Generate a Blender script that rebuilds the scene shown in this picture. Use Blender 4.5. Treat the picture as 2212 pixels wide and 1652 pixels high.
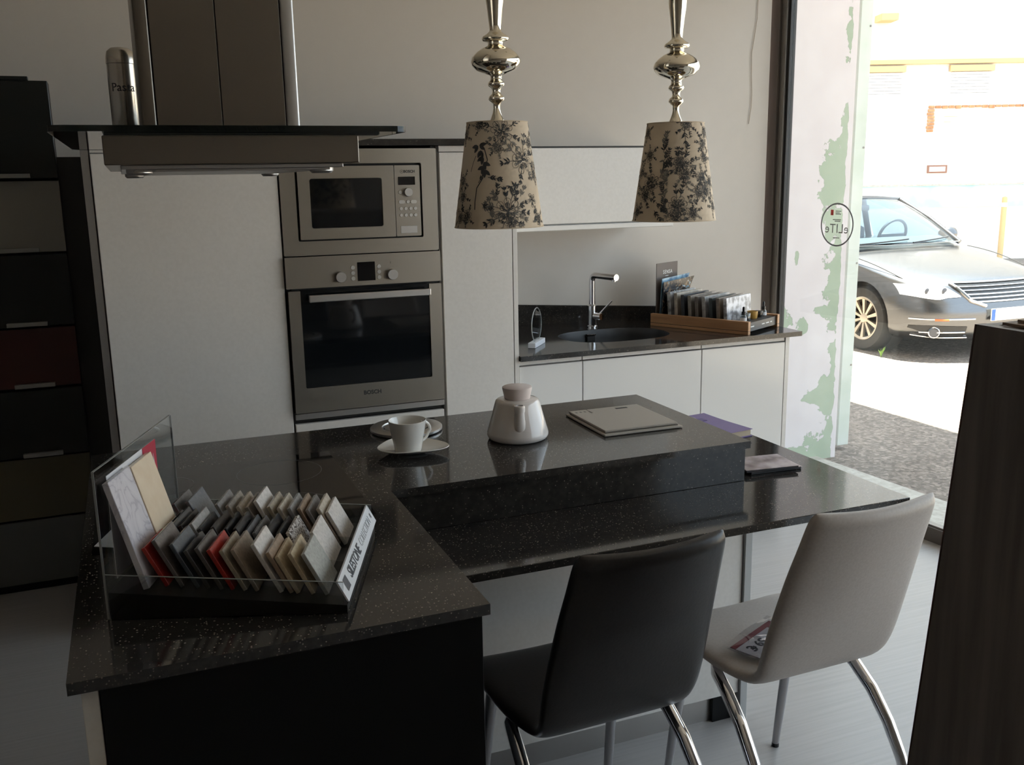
import bpy, bmesh, math, random
from mathutils import Matrix, Vector

for _o in list(bpy.data.objects):
    bpy.data.objects.remove(_o)
SC = bpy.context.scene
COL = SC.collection
rnd = random.Random(7)

# ------------------------------------------------------------------ camera
cam_d = bpy.data.cameras.new('camera')
cam_d.sensor_fit = 'HORIZONTAL'
cam_d.sensor_width = 36.0
cam_d.lens = 36.0 * 2057.0 / 2212.0
cam_d.clip_start = 0.05
cam_d.clip_end = 200
cam = bpy.data.objects.new('camera', cam_d)
COL.objects.link(cam)
CAM_Z = 1.615
yaw, pit, rol = math.radians(21.6187), math.radians(12.0973), math.radians(-1.02456)
_f = Vector((math.sin(yaw) * math.cos(pit), math.cos(yaw) * math.cos(pit), -math.sin(pit)))
_r = Vector((math.cos(yaw), -math.sin(yaw), 0))
_u = _r.cross(_f)
_r2 = math.cos(rol) * _r + math.sin(rol) * _u
_u2 = -math.sin(rol) * _r + math.cos(rol) * _u
cam.matrix_world = Matrix(((_r2.x, _u2.x, -_f.x, 0), (_r2.y, _u2.y, -_f.y, 0), (_r2.z, _u2.z, -_f.z, CAM_Z), (0, 0, 0, 1)))
SC.camera = cam

# ------------------------------------------------------------------ world, sun, exposure
W = bpy.data.worlds.new('sky')
SC.world = W
W.use_nodes = True
_nt = W.node_tree
_bg = _nt.nodes['Background']
_bg.inputs['Color'].default_value = (0.78, 0.86, 1.0, 1)
_bg.inputs['Strength'].default_value = 2.2
sun_d = bpy.data.lights.new('sun', 'SUN')
sun_d.energy = 30.0
sun_d.angle = math.radians(0.6)
sun_d.color = (1.0, 0.90, 0.76)
sun = bpy.data.objects.new('sun', sun_d)
COL.objects.link(sun)
_sd = Vector((-0.12, -0.15, -0.98)).normalized()
sun.rotation_euler = _sd.to_track_quat('-Z', 'Y').to_euler()
sun.location = (-2, 3, 12)
SC.view_settings.view_transform = 'Standard'
SC.view_settings.look = 'None'
SC.view_settings.gamma = 1.0
SC.view_settings.use_curve_mapping = False
SC.view_settings.exposure = 0.9

# ------------------------------------------------------------------ materials
MATS = {}


def mat(name, col=(0.5, 0.5, 0.5), rough=0.5, metal=0.0, spec=0.5, coat=0.0, emit=None):
    if name in MATS:
        return MATS[name]
    m = bpy.data.materials.new(name)
    m.use_nodes = True
    b = m.node_tree.nodes['Principled BSDF']
    b.inputs['Base Color'].default_value = (*col, 1)
    b.inputs['Roughness'].default_value = rough
    b.inputs['Metallic'].default_value = metal
    b.inputs['Specular IOR Level'].default_value = spec
    b.inputs['Coat Weight'].default_value = coat
    b.inputs['Coat Roughness'].default_value = 0.05
    m.diffuse_color = (*col, 1)
    MATS[name] = m
    return m


def nodes(m):
    return m.node_tree.nodes, m.node_tree.links, m.node_tree.nodes['Principled BSDF']


def nmath(N, L, op, a, b=None, clamp=False):
    n = N.new('ShaderNodeMath')
    n.operation = op
    n.use_clamp = clamp
    for i, v in enumerate((a, b)):
        if v is None:
            continue
        if isinstance(v, (int, float)):
            n.inputs[i].default_value = v
        else:
            L.new(v, n.inputs[i])
    return n.outputs[0]


def ramp(N, L, src, stops):
    r = N.new('ShaderNodeValToRGB')
    e = r.color_ramp.elements
    while len(e) < len(stops):
        e.new(0.5)
    for k, (p, c) in enumerate(stops):
        e[k].position = p
        e[k].color = (*c, 1)
    L.new(src, r.inputs[0])
    return r.outputs[0]


def noise_col(m, scale, c1, c2, lo=0.35, hi=0.65, detail=4, vec=None, stretch=None, bump=0.0, rough_var=None):
    N, L, b = nodes(m)
    tc = N.new('ShaderNodeTexCoord')
    mp = N.new('ShaderNodeMapping')
    L.new(tc.outputs['Object'], mp.inputs[0])
    if stretch:
        mp.inputs['Scale'].default_value = stretch
    nz = N.new('ShaderNodeTexNoise')
    nz.inputs['Scale'].default_value = scale
    nz.inputs['Detail'].default_value = detail
    L.new(mp.outputs[0], nz.inputs['Vector'])
    col = ramp(N, L, nz.outputs['Fac'], [(lo, c1), (hi, c2)])
    L.new(col, b.inputs['Base Color'])
    if bump:
        bp = N.new('ShaderNodeBump')
        bp.inputs['Strength'].default_value = bump
        bp.inputs['Distance'].default_value = 0.002
        L.new(nz.outputs['Fac'], bp.inputs['Height'])
        L.new(bp.outputs[0], b.inputs['Normal'])
    return m


def stone_mat(name, base=(0.022, 0.020, 0.0185), base2=(0.034, 0.031, 0.028), fleck=(0.25, 0.22, 0.185), rough=0.085):
    m = mat(name, base, rough, spec=0.55)
    N, L, b = nodes(m)
    tc = N.new('ShaderNodeTexCoord')
    n1 = N.new('ShaderNodeTexNoise')
    n1.inputs['Scale'].default_value = 60
    n1.inputs['Detail'].default_value = 3
    L.new(tc.outputs['Object'], n1.inputs['Vector'])
    c = ramp(N, L, n1.outputs['Fac'], [(0.4, base), (0.7, base2)])
    v = N.new('ShaderNodeTexVoronoi')
    v.inputs['Scale'].default_value = 240
    v.inputs['Randomness'].default_value = 1
    L.new(tc.outputs['Object'], v.inputs['Vector'])
    sep = N.new('ShaderNodeSeparateColor')
    L.new(v.outputs['Color'], sep.inputs[0])
    # a cell becomes a fleck when its random value is high; fleck radius varies
    pick = nmath(N, L, 'GREATER_THAN', sep.outputs[0], 0.66)
    rad = nmath(N, L, 'MULTIPLY', sep.outputs[1], 0.42)
    ins = nmath(N, L, 'LESS_THAN', v.outputs['Distance'], rad)
    fk = nmath(N, L, 'MULTIPLY', pick, ins)
    fk = nmath(N, L, 'MULTIPLY', fk, nmath(N, L, 'ADD', nmath(N, L, 'MULTIPLY', sep.outputs[2], 0.75), 0.1))
    mx = N.new('ShaderNodeMix')
    mx.data_type = 'RGBA'
    L.new(fk, mx.inputs[0])
    L.new(c, mx.inputs[6])
    mx.inputs[7].default_value = (*fleck, 1)
    L.new(mx.outputs[2], b.inputs['Base Color'])
    return m


def wood_mat(name, c1, c2, rough=0.5, scale=1.0, axis='X'):
    m = mat(name, c1, rough)
    st = {'X': (0.6, 9, 9), 'Y': (9, 0.6, 9), 'Z': (9, 9, 0.6)}[axis]
    return noise_col(m, 3.0 * scale, c1, c2, 0.35, 0.68, 6, stretch=st)


def brushed(name, col, rough=0.32, axis='X'):
    m = mat(name, col, rough, 1.0)
    N, L, b = nodes(m)
    tc = N.new('ShaderNodeTexCoord')
    mp = N.new('ShaderNodeMapping')
    mp.inputs['Scale'].default_value = {'X': (1, 60, 60), 'Z': (60, 60, 1)}[axis]
    nz = N.new('ShaderNodeTexNoise')
    nz.inputs['Scale'].default_value = 6
    L.new(tc.outputs['Object'], mp.inputs[0])
    L.new(mp.outputs[0], nz.inputs['Vector'])
    mr = N.new('ShaderNodeMapRange')
    mr.inputs[3].default_value = rough - 0.06
    mr.inputs[4].default_value = rough + 0.08
    L.new(nz.outputs['Fac'], mr.inputs[0])
    L.new(mr.outputs[0], b.inputs['Roughness'])
    return m


def glass_mat(name, tint=(0.93, 0.97, 0.96), refl=1.0):
    m = bpy.data.materials.new(name)
    m.use_nodes = True
    N, L = m.node_tree.nodes, m.node_tree.links
    N.remove(N['Principled BSDF'])
    out = N['Material Output']
    tr = N.new('ShaderNodeBsdfTransparent')
    tr.inputs[0].default_value = (*tint, 1)
    gl = N.new('ShaderNodeBsdfGlossy')
    gl.inputs['Roughness'].default_value = 0.02
    lw = N.new('ShaderNodeLayerWeight')
    lw.inputs['Blend'].default_value = 0.5
    k = nmath(N, L, 'POWER', lw.outputs['Facing'], 5.0)
    k = nmath(N, L, 'MULTIPLY', nmath(N, L, 'ADD', nmath(N, L, 'MULTIPLY', k, 0.96), 0.04), refl, True)
    mx = N.new('ShaderNodeMixShader')
    L.new(k, mx.inputs[0])
    L.new(tr.outputs[0], mx.inputs[1])
    L.new(gl.outputs[0], mx.inputs[2])
    L.new(mx.outputs[0], out.inputs[0])
    MATS[name] = m
    return m


M = {}
M['wall'] = noise_col(mat('wall_paint', (0.75, 0.70, 0.64), 0.75), 18, (0.745, 0.695, 0.635), (0.755, 0.705, 0.645), bump=0.02)
M['wall_dark'] = mat('wall_grey', (0.30, 0.28, 0.26), 0.8)
M['ceiling'] = mat('ceiling_paint', (0.72, 0.70, 0.66), 0.85)
M['white_front'] = noise_col(mat('white_laminate', (0.70, 0.68, 0.64), 0.22), 90, (0.69, 0.65, 0.60), (0.72, 0.68, 0.63), bump=0.02)
M['white_gloss'] = mat('white_gloss', (0.73, 0.70, 0.66), 0.14)
M['carcass'] = mat('carcass_grey', (0.42, 0.42, 0.41), 0.45)
M['gap'] = mat('shadow_gap_black', (0.012, 0.011, 0.010), 0.6)
M['stone'] = stone_mat('dark_flecked_stone')
M['black_front'] = mat('black_laminate', (0.0045, 0.0045, 0.005), 0.5, spec=0.2)
M['steel'] = brushed('brushed_steel', (0.36, 0.325, 0.28), 0.34)
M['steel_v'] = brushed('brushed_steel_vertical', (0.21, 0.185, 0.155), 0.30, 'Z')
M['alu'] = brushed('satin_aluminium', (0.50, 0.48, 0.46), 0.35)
M['chrome'] = mat('chrome', (0.78, 0.78, 0.80), 0.06, 1.0)
M['champagne'] = mat('polished_champagne_metal', (0.80, 0.73, 0.60), 0.07, 1.0)
M['black_glass'] = mat('black_glass', (0.004, 0.004, 0.005), 0.04, spec=0.6)
M['oven_glass'] = mat('oven_glass', (0.006, 0.007, 0.008), 0.05, spec=0.55)
M['black_plastic'] = mat('black_plastic', (0.012, 0.012, 0.013), 0.35)
M['print_dark'] = mat('dark_print', (0.03, 0.03, 0.03), 0.7)
M['print_white'] = mat('white_print', (0.8, 0.8, 0.78), 0.6)
M['white_ceramic'] = mat('white_ceramic', (0.74, 0.71, 0.66), 0.12, coat=0.5)
M['tea_ceramic'] = mat('taupe_glazed_ceramic', (0.66, 0.60, 0.56), 0.12, coat=0.4)
M['lid_ceramic'] = mat('matte_rose_grey_lid', (0.66, 0.56, 0.52), 0.55)
M['clear'] = glass_mat('clear_glass')
M['acrylic'] = glass_mat('acrylic_sheet', (0.86, 0.88, 0.88), 1.3)
M['hood_glass'] = glass_mat('smoked_hood_glass', (0.66, 0.68, 0.66), 1.2)
M['car_glass'] = glass_mat('car_glass', (0.62, 0.74, 0.80), 1.6)


# ------------------------------------------------------------------ mesh helpers
class MB:
    """collects shapes in one bmesh"""

    def __init__(s):
        s.bm = bmesh.new()

    def box(s, x0, x1, y0, y1, z0, z1, bev=0.0, seg=1, mtx=None):
        r = bmesh.ops.create_cube(s.bm, size=1.0)
        vs = r['verts']
        bmesh.ops.scale(s.bm, vec=(x1 - x0, y1 - y0, z1 - z0), verts=vs)
        bmesh.ops.translate(s.bm, vec=((x0 + x1) / 2, (y0 + y1) / 2, (z0 + z1) / 2), verts=vs)
        if bev > 0:
            es = list({e for v in vs for e in v.link_edges})
            rr = bmesh.ops.bevel(s.bm, geom=es, offset=bev, segments=seg, affect='EDGES', profile=0.5)
            vs = list({v for f in rr['faces'] for v in f.verts} | {v for v in vs if v.is_valid})
        if mtx is not None:
            bmesh.ops.transform(s.bm, matrix=mtx, verts=vs)
        return s

    def prism(s, pts, z0, z1, mtx=None):
        """extrude an xy polygon between two heights (or per-vertex height lists)"""
        n = len(pts)
        a = [s.bm.verts.new((p[0], p[1], z0)) for p in pts]
        b = [s.bm.verts.new((p[0], p[1], z1[i] if isinstance(z1, (list, tuple)) else z1)) for i, p in enumerate(pts)]
        s.bm.faces.new(list(reversed(a)))
        s.bm.faces.new(b)
        for i in range(n):
            s.bm.faces.new((a[i], a[(i + 1) % n], b[(i + 1) % n], b[i]))
        if mtx is not None:
            bmesh.ops.transform(s.bm, matrix=mtx, verts=a + b)
        return s

    def poly(s, pts3):
        s.bm.faces.new([s.bm.verts.new(p) for p in pts3])
        return s

    def hexa(s, p):
        """8 corners: bottom 4 then top 4"""
        v = [s.bm.verts.new(q) for q in p]
        for f in ((3, 2, 1, 0), (4, 5, 6, 7), (0, 1, 5, 4), (1, 2, 6, 5), (2, 3, 7, 6), (3, 0, 4, 7)):
            s.bm.faces.new([v[i] for i in f])
        return s

    def lathe(s, prof, seg=32, c=(0, 0, 0), mtx=None):
        rings = []
        new = []
        for r, z in prof:
            if r < 1e-5:
                v = s.bm.verts.new((c[0], c[1], c[2] + z))
                rings.append([v])
                new.append(v)
            else:
                ring = [s.bm.verts.new((c[0] + r * math.cos(2 * math.pi * k / seg), c[1] + r * math.sin(2 * math.pi * k / seg), c[2] + z)) for k in range(seg)]
                rings.append(ring)
                new += ring
        for a, b in zip(rings, rings[1:]):
            if len(a) == 1 and len(b) == 1:
                continue
            for k in range(seg):
                k2 = (k + 1) % seg
                if len(a) == 1:
                    s.bm.faces.new((a[0], b[k2], b[k]))
                elif len(b) == 1:
                    s.bm.faces.new((a[k], a[k2], b[0]))
                else:
                    s.bm.faces.new((a[k], a[k2], b[k2], b[k]))
        if mtx is not None:
            bmesh.ops.transform(s.bm, matrix=mtx, verts=new)
        return s

    def tube(s, path, rad, seg=12, cap=True):
        """tube along a 3D path, radius a number or list"""
        P = [Vector(p) for p in path]
        n = len(P)
        R = rad if isinstance(rad, (list, tuple)) else [rad] * n
        rings = []
        ref = None
        for i in range(n):
            t = (P[min(i + 1, n - 1)] - P[max(i - 1, 0)]).normalized()
            if ref is None:
                ref = Vector((0, 0, 1)) if abs(t.z) < 0.9 else Vector((1, 0, 0))
            a = t.cross(ref).normalized()
            b = t.cross(a).normalized()
            ref = -b if False else (a.cross(t)).normalized()
            rings.append([s.bm.verts.new(P[i] + R[i] * (math.cos(2 * math.pi * k / seg) * a + math.sin(2 * math.pi * k / seg) * b)) for k in range(seg)])
        for a, b in zip(rings, rings[1:]):
            for k in range(seg):
                k2 = (k + 1) % seg
                s.bm.faces.new((a[k], a[k2], b[k2], b[k]))
        if cap:
            s.bm.faces.new(list(reversed(rings[0])))
            s.bm.faces.new(rings[-1])
        return s

    def grid(s, fn, nu, nv, close_u=False):
        g = [[s.bm.verts.new(fn(i / (nu if close_u else nu - 1), j / (nv - 1))) for j in range(nv)] for i in range(nu)]
        for i in range(nu if close_u else nu - 1):
            for j in range(nv - 1):
                i2 = (i + 1) % nu
                s.bm.faces.new((g[i][j], g[i2][j], g[i2][j + 1], g[i][j + 1]))
        return g

    def text(s, body, size, mtx, extrude=0.0004, bold=0.0, spacing=1.0, align='CENTER'):
        cu = bpy.data.curves.new('lettering', 'FONT')
        cu.body = body
        cu.size = size
        cu.extrude = extrude
        cu.offset = bold
        cu.space_character = spacing
        cu.align_x = align
        cu.align_y = 'CENTER'
        cu.resolution_u = 3
        ob = bpy.data.objects.new('lettering', cu)
        COL.objects.link(ob)
        dg = bpy.context.evaluated_depsgraph_get()
        me = bpy.data.meshes.new_from_object(ob.evaluated_get(dg))
        me.transform(mtx)
        s.bm.from_mesh(me)
        bpy.data.objects.remove(ob)
        bpy.data.curves.remove(cu)
        bpy.data.meshes.remove(me)
        return s

    def cut(s, other):
        """boolean difference with another MB"""
        ma = bpy.data.meshes.new('ta')
        mb = bpy.data.meshes.new('tb')
        bmesh.ops.recalc_face_normals(s.bm, faces=s.bm.faces)
        bmesh.ops.recalc_face_normals(other.bm, faces=other.bm.faces)
        s.bm.to_mesh(ma)
        other.bm.to_mesh(mb)
        oa = bpy.data.objects.new('ta', ma)
        ob = bpy.data.objects.new('tb', mb)
        COL.objects.link(oa)
        COL.objects.link(ob)
        md = oa.modifiers.new('cut', 'BOOLEAN')
        md.operation = 'DIFFERENCE'
        md.solver = 'EXACT'
        md.object = ob
        dg = bpy.context.evaluated_depsgraph_get()
        res = bpy.data.meshes.new_from_object(oa.evaluated_get(dg))
        s.bm.clear()
        s.bm.from_mesh(res)
        bpy.data.objects.remove(oa)
        bpy.data.objects.remove(ob)
        for q in (ma, mb, res):
            bpy.data.meshes.remove(q)
        return s


FRAME = {}


def thing(name, label, cat, loc=(0, 0, 0), rz=0.0, group=None):
    o = bpy.data.objects.new(name, None)
    o.empty_display_size = 0.05
    COL.objects.link(o)
    o.location = loc
    o.rotation_euler = (0, 0, rz)
    FRAME[o] = Matrix.Translation(loc) @ Matrix.Rotation(rz, 4, 'Z')
    o['label'] = label
    o['category'] = cat
    if group:
        o['group'] = group
    return o


def build(name, mb, material, parent=None, local=False, smooth=False, label=None, auto=None):
    """one mesh object. World coordinates unless local=True (parent's frame)"""
    bm = mb.bm
    if parent is not None and not local:
        bmesh.ops.transform(bm, matrix=FRAME[parent].inverted(), verts=bm.verts)
    bmesh.ops.recalc_face_normals(bm, faces=bm.faces)
    me = bpy.data.meshes.new(name)
    bm.to_mesh(me)
    bm.free()
    if isinstance(material, str):
        material = M[material]
    me.materials.append(material)
    if smooth:
        for p in me.polygons:
            p.use_smooth = True
        me.set_sharp_from_angle(angle=math.radians(auto or 40))
    o = bpy.data.objects.new(name, me)
    COL.objects.link(o)
    if parent is not None:
        o.parent = parent
        FRAME[o] = FRAME[parent]
    else:
        FRAME[o] = Matrix.Identity(4)
    if label:
        o['label'] = label
    return o


def single(name, mb, material, label, cat, group=None, base=None, rz=0.0, local=False, smooth=False):
    """a thing that is one mesh, origin moved to its base"""
    if base is None:
        base = (0, 0, 0)
    fr = Matrix.Translation(base) @ Matrix.Rotation(rz, 4, 'Z')
    if not local:
        bmesh.ops.transform(mb.bm, matrix=fr.inverted(), verts=mb.bm.verts)
    o = build(name, mb, material, smooth=smooth)
    o.location = base
    o.rotation_euler = (0, 0, rz)
    FRAME[o] = fr
    o['label'] = label
    o['category'] = cat
    if group:
        o['group'] = group
    return o


def struct(name, mb, material, smooth=False):
    o = build(name, mb, material, smooth=smooth)
    o['kind'] = 'structure'
    return o


def copy_tree(o, parent=None):
    c = o.copy()
    COL.objects.link(c)
    if parent is not None:
        c.parent = parent
    FRAME[c] = FRAME[o]
    for ch in [q for q in bpy.data.objects if q.parent == o]:
        copy_tree(ch, c)
    return c


def T(x, y, z):
    return Matrix.Translation((x, y, z))


def RX(a):
    return Matrix.Rotation(a, 4, 'X')


def RY(a):
    return Matrix.Rotation(a, 4, 'Y')


def RZ(a):
    return Matrix.Rotation(a, 4, 'Z')


FACE_Y = RX(math.pi / 2)          # text facing -Y (towards the camera)


def rrect(w, h, r, n=5, cx=0.0, cy=0.0):
    out = []
    for sx, sy, a0 in ((1, 1, 0), (-1, 1, 90), (-1, -1, 180), (1, -1, 270)):
        for k in range(n + 1):
            a = math.radians(a0 + 90 * k / n)
            out.append((cx + sx * (w / 2 - r) + r * math.cos(a), cy + sy * (h / 2 - r) + r * math.sin(a)))
    return out


def rframe(x0, x1, z0, z1, y0, y1, r, hole=None, n=4):
    """rounded plate in the xz plane, y0 front, y1 back; optional rounded hole (x0,x1,z0,z1,r)"""
    mb = MB()
    pts = rrect(x1 - x0, z1 - z0, r, n)
    mtx = T((x0 + x1) / 2, 0, (z0 + z1) / 2) @ RX(math.pi / 2)
    mb.prism(pts, -y1, -y0, mtx)
    if hole:
        a, b, c, d, hr = hole
        h = MB().prism(rrect(b - a, d - c, hr, n), -y1 - 0.05, -y0 + 0.05, T((a + b) / 2, 0, (c + d) / 2) @ RX(math.pi / 2))
        mb.cut(h)
    return mb

# ================================================================== the setting
def wall_y(x):
    return 4.37 - 0.2 * (x - 1.757)


GD = Vector((0.1, -0.995, 0)).normalized()      # direction of the shop window


WE = 6.6             # length of the shop window


def gl(s, off=0.0):
    """point on the shop-window line, off = outwards"""
    return (3.12 + GD.x * s - GD.y * off, 4.05 + GD.y * s + GD.x * off)


# floor: pale wood-look laminate
fm = mat('pale_laminate_floor', (0.45, 0.44, 0.43), 0.30)
N, L, b = nodes(fm)
tc = N.new('ShaderNodeTexCoord')
mp = N.new('ShaderNodeMapping')
mp.inputs['Scale'].default_value = (0.7, 22, 1)
L.new(tc.outputs['Object'], mp.inputs[0])
nz = N.new('ShaderNodeTexNoise')
nz.inputs['Scale'].default_value = 4
nz.inputs['Detail'].default_value = 6
L.new(mp.outputs[0], nz.inputs['Vector'])
L.new(ramp(N, L, nz.outputs['Fac'], [(0.3, (0.37, 0.355, 0.345)), (0.7, (0.425, 0.41, 0.40))]), b.inputs['Base Color'])
struct('floor', MB().prism([(-3.6, -3.0), (3.86, -3.0), gl(6.9, 0.04), gl(0, 0.04), (3.05, 4.15), (-3.6, 5.5)], -0.12, 0.0), fm)
struct('wall_back', MB().prism([(-3.6, wall_y(-3.6)), (3.036, wall_y(3.036)), (3.036, wall_y(3.036) + 0.2), (-3.6, wall_y(-3.6) + 0.2)], 0, 2.9), 'wall')
struct('wall_left', MB().box(-3.8, -3.6, -3.0, 5.6, 0, 2.9), 'wall_dark')
struct('wall_front', MB().box(-3.8, 3.9, -3.2, -3.0, 0, 2.9), 'wall_dark')
_a, _b, _c, _d = gl(WE), (3.83, -3.0), (4.03, -3.0), gl(WE, 0.2)
struct('wall_right', MB().prism([_a, _b, _c, _d], 0, 2.9), 'wall')
struct('ceiling', MB().prism([(-3.8, -3.2), (4.1, -3.2), gl(WE, 0.25), gl(-0.6, 0.25), (3.3, 4.75), (-3.8, 5.7)], 2.9, 3.2), 'ceiling')
struct('wall_lintel', MB().prism([gl(-0.2), gl(WE), gl(WE, 0.2), gl(-0.2, 0.2)], 2.72, 2.9), 'wall')
struct('wall_upper', MB().prism([gl(-0.7, -0.3), gl(6.9, -0.3), gl(6.9, 0.25), gl(-0.7, 0.25)], 3.2, 4.6), 'wall')

# shop window: jamb, beads, bottom rail, mullion, panes
M['bronze_frame'] = mat('bronze_aluminium', (0.13, 0.108, 0.092), 0.42, 0.3)
M['grey_frame'] = mat('grey_aluminium', (0.22, 0.20, 0.18), 0.38, 0.4)
win = struct('window_1', MB().prism([gl(-0.115, -0.045), gl(-0.05, -0.045), gl(-0.05, 0.05), gl(-0.115, 0.05)], 0, 2.72), 'bronze_frame')


def wbar(name, s0, s1, o0, o1, z0, z1, m):
    return build(name, MB().prism([gl(s0, o0), gl(s1, o0), gl(s1, o1), gl(s0, o1)], z0, z1), m, win)


wbar('glazing_bead', -0.05, -0.016, -0.03, 0.03, 0.0, 2.72, 'grey_frame')
wbar('gasket', -0.016, 0.0, -0.018, 0.018, 0.0, 2.72, 'gap')
wbar('bottom_rail', 0.0, WE, -0.03, 0.03, 0.0, 0.066, 'bronze_frame')
wbar('glazing_bead', 0.0, WE, -0.018, 0.018, 0.066, 0.074, 'grey_frame')
wbar('top_rail', 0.0, WE, -0.03, 0.03, 2.66, 2.72, 'bronze_frame')
wbar('mullion', 2.30, 2.36, -0.03, 0.03, 0.074, 2.66, 'bronze_frame')
wbar('mullion', WE - 0.06, WE, -0.03, 0.03, 0.074, 2.66, 'bronze_frame')
wbar('pane', 0.0, 2.30, -0.003, 0.003, 0.074, 2.66, 'clear')
wbar('mullion', 4.50, 4.56, -0.03, 0.03, 0.074, 2.66, 'bronze_frame')
wbar('pane', 4.56, WE - 0.06, -0.003, 0.003, 0.074, 2.66, 'clear')
wbar('pane', 2.36, 4.50, -0.003, 0.003, 0.074, 2.66, 'clear')

# round sticker on the glass, read mirrored from inside
_c0 = Vector((*gl(0.352, -0.006), 1.371))
_gang = math.atan2(GD.y, GD.x)
STK = T(*_c0) @ RZ(_gang) @ RX(math.pi / 2)     # local x along the pane, local y up
mk = MB()
for k in range(48):
    a0, a1 = 2 * math.pi * k / 48, 2 * math.pi * (k + 1) / 48
    q = [(r * math.cos(a), r * math.sin(a), 0) for r, a in ((0.0955, a0), (0.0955, a1), (0.103, a1), (0.103, a0))]
    mk.poly([STK @ Vector(p) for p in q])
bmesh.ops.remove_doubles(mk.bm, verts=mk.bm.verts, dist=1e-5)
M['sticker_grey'] = mat('sticker_grey', (0.30, 0.30, 0.32), 0.6)
M['sticker_pale'] = mat('sticker_pale_grey', (0.36, 0.37, 0.36), 0.6)
M['sticker_red'] = mat('sticker_red', (0.70, 0.06, 0.05), 0.5)
build('sticker', mk, 'sticker_grey', win, label='grey ring sticker')
MIR = Matrix.Scale(-1, 4, (1, 0, 0))
st = MB().text('eLITe', 0.062, STK @ T(0, -0.020, 0.0005) @ MIR, 0.0002, spacing=1.05)
for bx, bz, bw in ((0.0, 0.024, 0.052), (0.004, 0.017, 0.036), (0.0, -0.062, 0.040)):   # lines too small to read
    st.poly([STK @ Vector(p) for p in ((bx - bw / 2, bz - 0.002, 0.0006), (bx + bw / 2, bz - 0.002, 0.0006), (bx + bw / 2, bz + 0.002, 0.0006), (bx - bw / 2, bz + 0.002, 0.0006))])
build('sticker_lettering', st, 'sticker_pale', win, label='pale mirrored lettering')
rp = [STK @ Vector(p) for p in ((-0.042, 0.044, 0.0006), (-0.024, 0.044, 0.0006), (-0.024, 0.070, 0.0006), (-0.042, 0.070, 0.0006))]
build('sticker_mark', MB().poly(rp), 'sticker_red', win, label='small red mark')
st = MB()
for bx, bz, bw in ((0.006, 0.064, 0.036), (0.002, 0.056, 0.028), (0.006, 0.050, 0.034)):
    st.poly([STK @ Vector(p) for p in ((bx - bw / 2, bz - 0.0018, 0.0006), (bx + bw / 2, bz - 0.0018, 0.0006), (bx + bw / 2, bz + 0.0018, 0.0006), (bx - bw / 2, bz + 0.0018, 0.0006))])
build('sticker_lettering', st, 'sticker_pale', win)

# stone threshold, street ground
M['threshold'] = noise_col(mat('pale_stone', (0.42, 0.40, 0.36), 0.7), 30, (0.36, 0.34, 0.30), (0.48, 0.46, 0.42), bump=0.2)
struct('trim_1', MB().prism([gl(-0.5, 0.03), gl(6.9, 0.03), gl(6.9, 0.42), (3.66, 3.4), (3.60, 4.3)], -0.10, 0.004), 'threshold')
asph = mat('worn_asphalt', (0.22, 0.20, 0.18), 0.9)
N, L, b = nodes(asph)
tc = N.new('ShaderNodeTexCoord')
vv = N.new('ShaderNodeTexVoronoi')
vv.inputs['Scale'].default_value = 55
L.new(tc.outputs['Object'], vv.inputs['Vector'])
n2 = N.new('ShaderNodeTexNoise')
n2.inputs['Scale'].default_value = 16
n2.inputs['Detail'].default_value = 8
L.new(tc.outputs['Object'], n2.inputs['Vector'])
sp = N.new('ShaderNodeSeparateColor')
L.new(vv.outputs['Color'], sp.inputs[0])
mixv = nmath(N, L, 'ADD', nmath(N, L, 'MULTIPLY', sp.outputs[0], 0.5), nmath(N, L, 'MULTIPLY', n2.outputs['Fac'], 0.5))
L.new(ramp(N, L, mixv, [(0.2, (0.105, 0.086, 0.072)), (0.55, (0.185, 0.155, 0.132)), (0.85, (0.33, 0.28, 0.24))]), b.inputs['Base Color'])
bp = N.new('ShaderNodeBump')
bp.inputs['Strength'].default_value = 0.5
bp.inputs['Distance'].default_value = 0.006
L.new(mixv, bp.inputs['Height'])
L.new(bp.outputs[0], b.inputs['Normal'])
gm = MB()
xs = [(3.0, -0.012), (4.0, -0.02), (6.3, -0.10), (45, -0.10)]
for (xa, za), (xb, zb) in zip(xs, xs[1:]):
    gm.poly([(xa, -30, za), (xb, -30, zb), (xb, 45, zb), (xa, 45, za)])
bmesh.ops.remove_doubles(gm.bm, verts=gm.bm.verts, dist=1e-5)
struct('ground', gm, asph)

# balcony slab above the pavement (shades the shop front) and the rest of the shop's own facade
struct('balcony', MB().box(3.3, 5.45, -9, 14, 4.6, 4.82), 'ceiling')
struct('wall_facade', MB().box(1.5, 3.80, 4.75, 14, -0.1, 4.6), 'wall')
struct('wall_facade_near', MB().box(3.4, 3.95, -9, -3.2, -0.1, 4.6), 'wall')

# pillar with white paint peeling off green
pm = mat('peeling_paint', (0.72, 0.70, 0.72), 0.6)
N, L, b = nodes(pm)
tc = N.new('ShaderNodeTexCoord')
sx = N.new('ShaderNodeSeparateXYZ')
L.new(tc.outputs['Object'], sx.inputs[0])
dn = N.new('ShaderNodeTexNoise')
dn.inputs['Scale'].default_value = 9
dn.inputs['Detail'].default_value = 9
dn.inputs['Roughness'].default_value = 0.64
L.new(tc.outputs['Object'], dn.inputs['Vector'])
field = None
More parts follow.
